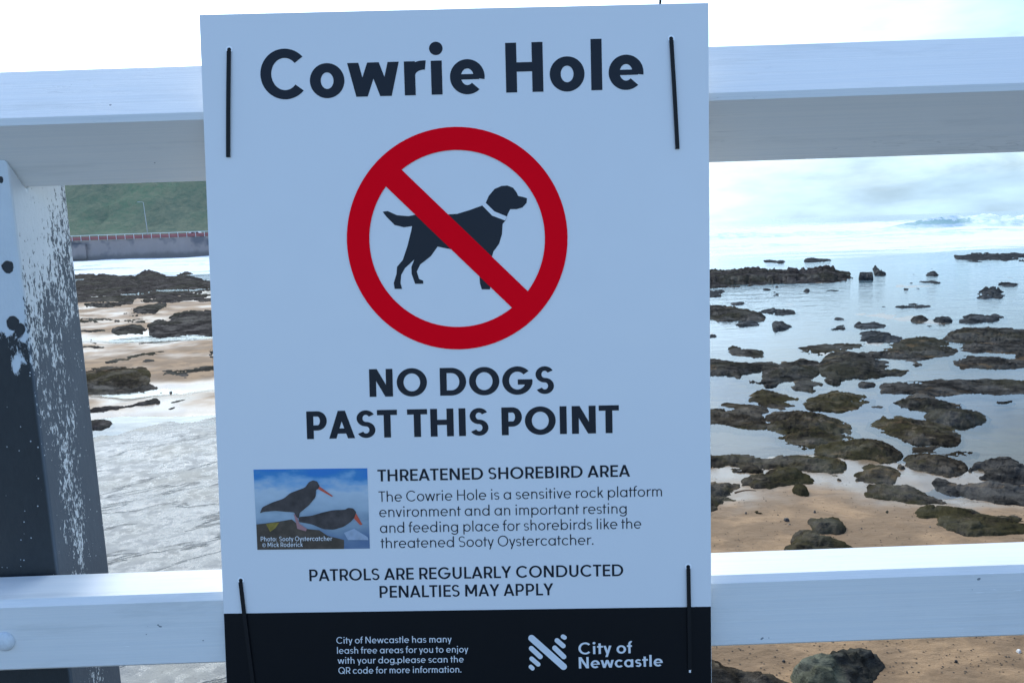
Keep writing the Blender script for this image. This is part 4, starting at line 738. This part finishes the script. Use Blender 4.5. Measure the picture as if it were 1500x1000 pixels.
# ------------------------------------------------------------------ lettering: a geometric sans drawn from strokes
def arc(cx, cy, rx, ry, a0, a1, w, n=None, vr=0.86):
    n = n or max(6, int(abs(a1 - a0) / 9)); h = w / 2; out = []
    def pt(a, r): return (cx + (rx + r) * math.cos(R(a)), cy + (ry + r * vr) * math.sin(R(a)))
    for i in range(n):
        p, q = a0 + (a1 - a0) * i / n, a0 + (a1 - a0) * (i + 1) / n
        out.append([pt(p, -h), pt(p, h), pt(q, h), pt(q, -h)])
    return out
def vb(x, y0, y1, w): return [[(x, y0), (x + w, y0), (x + w, y1), (x, y1)]]          # x = left edge
def hb(x0, x1, y, w): return [[(x0, y - w/2), (x1, y - w/2), (x1, y + w/2), (x0, y + w/2)]]
def dg(x0, y0, x1, y1, w):                                                            # centre line, cut level at both ends
    L = math.hypot(x1 - x0, y1 - y0); hw = w / 2 * L / abs(y1 - y0)
    return [[(x0 - hw, y0), (x0 + hw, y0), (x1 + hw, y1), (x1 - hw, y1)]]
def disc(cx, cy, r, n=20): return [[(cx + r * math.cos(2*math.pi*i/n), cy + r * math.sin(2*math.pi*i/n)) for i in range(n)]]
XH, AS, DE = 0.685, 1.03, -0.27
SB = {'s': 0.105, 'r': 0.06, 'd': 0.012, 't': 0.02, 'c': 0.045}
def glyph(ch, w):
    h = w / 2; ov = 0.012; v = w * 0.86            # horizontals a touch thinner
    def bowl(cx, rx): return arc(cx, XH/2, rx - h, XH/2 + ov - v/2, 0, 360, w, 40)
    def ess(W, T):
        ry = (T - v) / 4 + ov/2; y1, y2 = T - v/2 + ov - ry, v/2 - ov + ry; rx = W/2 - h
        return arc(W/2, y1, rx, ry, 28, 275, v) + arc(W/2, y2, rx, ry, -152, 95, v)
    ow = 0.98
    if ch == 'O': return arc(ow/2, .5, ow/2-h, .5+ov-v/2, 0, 360, w, 48), ow, 'r', 'r'
    if ch == 'Q': return arc(ow/2, .5, ow/2-h, .5+ov-v/2, 0, 360, w, 48) + dg(.97-h, -.02, .62, .36, w), ow, 'r', 'r'
    if ch == 'C': return arc(ow/2, .5, ow/2-h, .5+ov-v/2, 42, 318, w, 36), .90, 'r', 'c'
    if ch == 'G': return arc(ow/2, .5, ow/2-h, .5+ov-v/2, 42, 362, w, 40) + hb(.50, ow-.012, .5-v*.28, v), ow, 'r', 'r'
    if ch == 'D': return vb(0,0,1,w) + hb(h,.37,1-v/2,v) + hb(h,.37,v/2,v) + arc(.37,.5,.48-h,.5-v/2,-90,90,w,24), .85, 's', 'r'
    if ch in 'PR':
        m = .40; g = vb(0,0,1,w) + hb(h,.35,1-v/2,v) + hb(h,.35,m,v) + arc(.35,(1-v/2+m)/2,.30-h,(1-v/2-m)/2,-90,90,w,18)
        if ch == 'R': g += dg(.64-h*.9, 0, .36, m, w)
        return g, .66, 's', 'c' if ch == 'P' else 'd'
    if ch == 'B':
        m = .525; return vb(0,0,1,w) + hb(h,.36,1-v/2,v) + hb(h,.38,m,v) + hb(h,.38,v/2,v) + arc(.36,(1-v/2+m)/2,.26-h,(1-v/2-m)/2,-90,90,w,16) + arc(.38,(m+v/2)/2,.29-h,(m-v/2)/2,-90,90,w,16), .68, 's', 'r'
    if ch == 'E': return vb(0,0,1,w) + hb(h,.57,1-v/2,v) + hb(h,.53,.51,v) + hb(h,.57,v/2,v), .57, 's', 'c'
    if ch == 'L': return vb(0,0,1,w) + hb(h,.54,v/2,v), .54, 's', 'd'
    if ch == 'T': return vb(.32-h,0,1-h,w) + hb(0,.64,1-v/2,v), .64, 't', 't'
    if ch == 'H': return vb(0,0,1,w) + vb(.74-w,0,1,w) + hb(h,.74-h,.51,v), .74, 's', 's'
    if ch == 'I': return vb(0,0,1,w), w, 's', 's'
    if ch == 'N': return vb(0,0,1,w) + vb(.76-w,0,1,w) + dg(h*1.15,1,.76-h*1.15,0,w), .76, 's', 's'
    if ch == 'M': return vb(0,0,1,w) + vb(.92-w,0,1,w) + dg(h*1.15,1,.46,.28-w*.4,w) + dg(.92-h*1.15,1,.46,.28-w*.4,w), .92, 's', 's'
    if ch == 'A':
        W = .84; q = h*1.08; return dg(q,0,W/2,1,w) + dg(W-q,0,W/2,1,w) + hb(.2,W-.2,.27,v), W, 'd', 'd'
    if ch == 'Y':
        W = .78; q = h*1.2; return dg(q,1,W/2,.40,w) + dg(W-q,1,W/2,.40,w) + vb(W/2-h,0,.45,w), W, 'd', 'd'
    if ch == 'U': return vb(0,.35,1,w) + vb(.70-w,.35,1,w) + arc(.35,.35,.35-h,.35+ov-v/2,180,360,w,22), .70, 's', 's'
    if ch == 'S': return ess(.62, 1), .62, 'c', 'c'
    r = .345
    if ch == 'o': return bowl(r, r), 2*r, 'r', 'r'
    if ch in 'ad': return bowl(r, r) + vb(2*r-w*.98, 0, XH if ch == 'a' else AS, w), 2*r+.01, 'r', 's'
    if ch in 'bp': return bowl(r+.01, r) + vb(0, 0 if ch == 'b' else DE, AS if ch == 'b' else XH, w), 2*r+.01, 's', 'r'
    if ch == 'g': return bowl(r, r) + vb(2*r-w*.98, -.02, XH, w) + arc(r+.005, -.02, r-h, .26-v/2, 205, 362, w, 16), 2*r+.01, 'r', 's'
    if ch == 'c': return arc(r, XH/2, r-h, XH/2+ov-v/2, 42, 318, w, 32), .62, 'r', 'c'
    if ch == 'e':
        bh = min(v, .055 + .28 * v); e0 = -math.degrees(math.asin(bh / XH)); return arc(r, XH/2, r-h, XH/2+ov-v/2, e0, 318 - 22 * w, w, 40) + hb(h, 2*r-w*.5, XH/2, bh), 2*r, 'r', 'r'
    if ch == 'f': return vb(.09,0,.76,w) + arc(.09+.22,.76,.22-h,.28-v/2,70,180,w,10) + hb(0,.36,XH-v/2,v), .36, 't', 'd'
    if ch == 't': return vb(.10,0,.90,w) + hb(0,.10+w+.15,XH-v/2,v), .25+w, 't', 't'
    if ch in 'hn': return vb(0,0,AS if ch == 'h' else XH,w) + arc(.285,XH-.285+ov,.285-h,.285-v/2,0,180,w,20) + vb(.57-w,0,XH-.28,w), .57, 's', 's'
    if ch == 'm': return vb(0,0,XH,w) + arc(.255,XH-.25+ov,.255-h,.25-v/2,0,180,w,18) + vb(.51-w,0,XH-.24,w) + arc(.255+.51-w,XH-.25+ov,.255-h,.25-v/2,0,180,w,18) + vb(1.02-2*w,0,XH-.24,w), 1.02-w, 's', 's'
    if ch == 'u': return vb(0,.28,XH,w) + arc(.285,.285-ov,.285-h,.285-v/2,180,360,w,20) + vb(.57-w,0,XH,w), .57, 's', 's'
    if ch == 'r': return vb(0,0,XH,w) + arc(.33+h*.6,XH-.30+ov,.33-h*.4,.30-v/2,84,180,w,12), .34+h*.7, 's', 'd'
    if ch == 'l': return vb(0,0,AS,w), w, 's', 's'
    if ch == 'i':
        d = max(w*.62, .07); return vb(d-h,0,XH,w) + disc(d, .93, d), 2*d, 's', 's'
    if ch == 'j':
        d = max(w*.62, .07); return vb(d-h+.06,-.06,XH,w) + disc(d+.06,.93,d) + arc(-.06+d,-.06,.12,.2-v/2,270,360,w,8), 2*d+.06, 't', 's'
    if ch == 'k': return vb(0,0,AS,w) + dg(h*1.1,.24,.50-h*1.2,XH,w) + dg(.54-h*1.2,0,.21,.42,w), .54, 's', 'd'
    if ch == 's': return ess(.49, XH), .49, 'c', 'c'
    if ch in 'vy':
        W = .60; q = h*1.12; g = dg(q,XH,W/2,0,w)
        g += dg(W-q,XH,W/2,0,w) if ch == 'v' else dg(W-q,XH,W/2-(W/2-q)*(-DE/XH),DE,w)
        return g, W, 'd', 'd'
    if ch == 'w':
        W = .86 + .85*w; q = h*1.1; a, b = W*.27, W*.73; return dg(q,XH,a,0,w) + dg(W/2,XH,a,0,w) + dg(W/2,XH,b,0,w) + dg(W-q,XH,b,0,w), W, 'd', 'd'
    if ch == '.': return disc(.06+h*.4, .06+h*.2, .05+h*.5), .12+w*.4, 'c', 'c'
    if ch == ',': return disc(.07, .06, .05+h*.5) + dg(.085,.05,.03,-.13,w*.8), .14, 'c', 'c'
    if ch == ':': return disc(.07, .08, .05+h*.5) + disc(.07, .52, .05+h*.5), .14, 'c', 'c'
    if ch == '©': return arc(.4,.42,.38,.38,0,360,w*.6,28) + arc(.4,.42,.18,.18,45,315,w*.7,14), .82, 'r', 'r'
    raise KeyError(ch)
_cache = {}
def union(polys):
    """flat union of overlapping polygons"""
    V = []; F = []
    for p in polys:
        a = sum(p[i][0]*p[(i+1) % len(p)][1] - p[(i+1) % len(p)][0]*p[i][1] for i in range(len(p)))
        q = p if a > 0 else p[::-1]
        F.append(list(range(len(V), len(V) + len(q)))); V += [Vector(x) for x in q]
    o = geometry.delaunay_2d_cdt(V, [], F, 1, 1e-5)
    return [(v[0], v[1]) for v in o[0]], [list(f) for f, s in zip(o[2], o[5]) if len(s)]
def text_mesh(s, w):
    V = []; F = []; x = 0.0; prev = None; last = '-'; tight = 1.2 - 1.9 * w
    for ch in s:
        if ch == ' ': x += (SB[prev] if prev else 0) * tight + (0.60 if last in ',:' else 0.29); prev = ' '; continue
        key = (ch, w)
        if key not in _cache:
            g, W, l, r = glyph(ch, w); _cache[key] = (*union(g), W, l, r)
        gv, gf, W, l, r = _cache[key]
        if prev is not None: x += ((SB[prev] if prev != ' ' else 0) + SB[l]) * tight
        n = len(V); V += [(a + x, b) for a, b in gv]; F += [[i + n for i in f] for f in gf]
        x += W; prev = r; last = ch
    return V, F

# ------------------------------------------------------------------ the sign
TL = Vector((-0.35584479, 0.97439668, 0.26196758 + EYE))
RM = Matrix(((0.99979364, 0.01267465, 0.01587556), (-0.01399694, 0.99618333, 0.08615603), (-0.01472297, -0.08636046, 0.99615516)))
BM = Matrix.Translation(TL) @ RM.to_4x4()     # board space: x to the right, y into the board, z up from its top edge
BW, BH, BT = 0.6, 0.9, 0.003
sign = empty('notice_sign', (0, 0, 0)); sign.matrix_world = BM
tag(sign, 'white no-dogs notice board with a red prohibition circle, tied to the fence', 'sign')
mb = MB(); mb.box(0, BW, 0, BT, -BH, 0); o = mb.build('board', M['sheet'], sign)
bv = o.modifiers.new('edge', 'BEVEL'); bv.width = 0.0007; bv.segments = 2
P1, P2, P3, P4 = -0.0003, -0.0006, -0.0009, -0.0012     # print layers, a fraction of a millimetre proud of the sheet
def flat(name, V, F, y, mat, parent):
    vv = [(a, y, b) for a, b in V]
    ff = []
    for f in F:
        n = len(f); a = sum(V[f[i]][0]*V[f[(i+1) % n]][1] - V[f[(i+1) % n]][0]*V[f[i]][1] for i in range(n))
        ff.append(f if a > 0 else f[::-1])           # counter-clockwise in (x, z) faces -y, the reader
    return link(name, vv, ff, mat, parent)
def flat_poly(name, pts, y, mat, parent):
    P = [(u, -v) for u, v in pts]; V, F = union([P]); return flat(name, V, F, y, mat, parent)
VB = 0.722
band = flat('footer_band', [(0.0006, -BH + .0006), (BW - .0006, -BH + .0006), (BW - .0006, -VB), (0.0006, -VB)], [[0, 1, 2, 3]], P1, M['footer'], sign)
photo = flat_poly('printed_photo', PRINT['photo'], P1, M['photo'], sign)
for s, a, b, cap, wt, m in PRINT['text']:
    V, F = text_mesh(s, wt)
    x0 = min(v[0] for v in V); x1 = max(v[0] for v in V)
    A = Vector((a[0], -a[1])); Bv = Vector((b[0], -b[1])); d = Bv - A; sx = d.length / (x1 - x0); d.normalize(); nrm = Vector((-d.y, d.x))
    V = [tuple(A + d * ((x - x0) * sx) + nrm * (y * cap)) for x, y in V]
    par, lay, mat = (sign, P1, M['navy']) if m == 'navy' else (band, P2, M['pale']) if m == 'pale' else (photo, P4, M['capwhite'])
    flat('lettering', V, F, lay, mat, par)
# prohibition roundel
sym = empty('prohibition_symbol', (0, 0, 0)); sym.parent = sign
cx, cz, ro, ri = 0.2988, -0.2692, 0.1320, 0.1050
flat_poly('dog_silhouette', PRINT['dog'], P1, M['navy'], sym)
flat_poly('collar', PRINT['collar'], P2, M['sheet'], sym)
a_ = math.atan2(-PRINT['slash'][2][1] + PRINT['slash'][1][1], PRINT['slash'][2][0] - PRINT['slash'][1][0]); ux, uz = math.cos(a_), math.sin(a_); hw = 0.0137
slash = [(cx + ux*k*(ro+ri)/2 - uz*j*hw, cz + uz*k*(ro+ri)/2 + ux*j*hw) for k, j in ((-1, -1), (1, -1), (1, 1), (-1, 1))]
ringq = [[(cx + r*math.cos(2*math.pi*(i+e)/96), cz + r*math.sin(2*math.pi*(i+e)/96)) for r, e in ((ri, 0), (ro, 0), (ro, 1), (ri, 1))] for i in range(96)]
V, F = union(ringq + [slash]); flat('red_ring', V, F, P3, M['red'], sym)
# the birds in the printed photograph
flat_poly('seaweed_rock', PRINT['rk'], P2, M['kelp'], photo)
flat_poly('yellow_weed', PRINT['yl'], P3, M['kelp2'], photo)
flat_poly('sea_spray', PRINT['surf'], P3, M['spray'], photo)
for bd, bl, lg in ((PRINT['b2'], PRINT['k2'], None), (PRINT['b1'], PRINT['k1'], PRINT['l1'])):
    y = P3 if lg is None else P4
    bird = flat_poly('bird', smooth_poly(bd), y, M['plumage'], photo)
    flat_poly('bill', bl, y - .0001, M['bill'], bird)
    if lg: flat_poly('leg', lg, y + .0001, M['bird_leg'], bird)
# council logo: seven round-ended strokes making an N
polys = []
for (p, q), w in PRINT['bars']:
    p = Vector((p[0], -p[1])); q = Vector((q[0], -q[1])); d = (q - p).normalized(); n = Vector((-d.y, d.x)); r = w / 2; pts = []
    for k in range(13): t = math.pi * k / 12; pts.append(tuple(q + (n * math.cos(t) + d * math.sin(t)) * r))
    for k in range(13): t = math.pi * k / 12; pts.append(tuple(p - (n * math.cos(t) + d * math.sin(t)) * r))
    polys.append(pts)
V, F = union(polys); flat('logo', V, F, P2, M['pale'], band)

# ------------------------------------------------------------------ cable ties round the rails
def to_world(u, v, y=0.0): return BM @ Vector((u, y, -v))
def strap(path, width=0.0046, thick=0.0016):
    m = MB(); n = len(path); V = []; F = []
    for i, p in enumerate(path):
        a, b = Vector(path[i-1]), Vector(path[(i+1) % n]); t = (b - a); t.x = 0; t.normalize(); nn = Vector((0, -t.z, t.y))
        p = Vector(p)
        V += [p + Vector((sx * width / 2, 0, 0)) + nn * sy * thick / 2 for sx, sy in ((-1, -1), (1, -1), (1, 1), (-1, 1))]
    for i in range(n):
        j = (i + 1) % n
        for k in range(4): F.append((i*4+k, i*4+(k+1) % 4, j*4+(k+1) % 4, j*4+k))
    m.add(V, F); return m
def cable_tie(top, bot, rail, label, tail=None):
    a0 = to_world(top[0], top[1], -0.0016); b0 = to_world(bot[0], bot[1], -0.0016)
    back = []
    if rail == 'top':
        for y, z in ((RC[0]-.012, RC[1]+RH-.008), (RC[0], RC[1]+RH+.002), (RC[0]+.012, RC[1]+RH-.008), (RC[0]+RH+.001, RC[1]), (RC[0]+.012, RC[1]-RH+.008), (RC[0], RC[1]-RH-.002), (RC[0]-.012, RC[1]-RH+.008)): back.append((y, z))
    else:
        for y, z in ((LY0+.004, LZ1+.004), (LY1-.006, LZ1+.002), (LY1+.002, LZ1-.006), (LY1+.002, LZ0+.006), (LY1-.006, LZ0-.002), (LY0+.004, LZ0-.004)): back.append((y, z))
    nb = len(back); path = []
    n = 10                                                    # the front run sags a hair off the sheet
    for k in range(n + 1):
        t = k / n; p = b0.lerp(a0, t); path.append(p + Vector((0, -0.0009 * math.sin(t * math.pi), 0)))
    path.append(to_world(top[0], top[1], BT + .001))
    for k, (y, z) in enumerate(back): path.append(Vector((a0.x + (b0.x - a0.x) * (k + 1) / (nb + 1), y, z + EYE)))
    path.append(to_world(bot[0], bot[1], BT + .001))
    root = empty('cable_tie', to_world(bot[0], bot[1])); tag(root, label, 'cable tie', 'black cable ties holding the sign')
    inv = Matrix.Translation(-Vector(root.location))
    sm_ = strap(path); sm_.v = [tuple(inv @ Vector(v)) for v in sm_.v]; sm_.build('strap', M['tie'], root)
    for q, s in ((top, 1),):                         # the drilled hole; rim coloured bright white, a highlight painted in
        c = to_world(q[0], q[1] - s * 0.0026, -0.0004); m = MB()
        k = 18; V = []; F = []
        for r in (0.0018, 0.0042):
            for j in range(k): V.append(inv @ (c + RM @ Vector((r * math.cos(2*math.pi*j/k), 0, r * math.sin(2*math.pi*j/k)))))
        for j in range(k): F.append((j, (j+1) % k, k + (j+1) % k, k + j))
        m.add(V, F); m.build('hole_rim_highlight', M['rim_glint_nick'], root)
        m = MB(); c2 = to_world(q[0], q[1] - s * 0.0022, -0.0006); m.add([inv @ (c2 + RM @ Vector((0.0024 * math.cos(2*math.pi*j/k), 0, 0.0024 * math.sin(2*math.pi*j/k)))) for j in range(k)], [list(range(k))]); m.build('drilled_hole', M['tie'], root)
    hm = MB(); hc = Vector((a0.x, RC[0] - .004, RC[1] + RH + .002 + EYE)) if rail == 'top' else Vector((a0.x, LY1 + .003, LZ1 - .03 + EYE))
    hc = inv @ hc
    hm.box(hc.x - .004, hc.x + .004, hc.y - .003, hc.y + .003, hc.z - .003, hc.z + .003); hm.build('ratchet_head', M['tie'], root)
    if tail:
        tm = MB(); q = [inv @ Vector(p) for p in tail]; tm.tube(q, 0.0016, 0.0013, 6); tm.build('tail', M['tie'], root, True)
cable_tie((0.0342, 0.0437), (0.0285, 0.1666), 'top', 'black cable tie beside the capital C of the heading')
ex = to_world(0.5482, -0.001, 0.02)
cable_tie((0.5559, 0.0427), (0.5622, 0.1682), 'top', "black cable tie right of the heading's last letter, its tail above the board",
          [(ex.x + .004, RC[0] - .004, RC[1] + RH + .003 + EYE), (ex.x, ex.y + .005, ex.z + .01), (ex.x - .001, ex.y - .006, ex.z + .05), (ex.x - .003, ex.y - .012, ex.z + .09)])
cable_tie((0.0232, 0.6828), (0.0349, 0.8210), 'low', 'black cable tie crossing onto the black footer left of its small print')
cable_tie((0.5719, 0.6741), (0.5728, 0.7998), 'low', 'black cable tie crossing onto the black footer right of the council logo')
m = MB(); m.tube([(0.5733, -0.0004, -0.8035), (0.5727, -0.0011, -0.8012), (0.5745, -0.0009, -0.8000)], 0.0014, 0.001, 6)
m.build('paint_nick', M['rim_glint_nick'], sign)
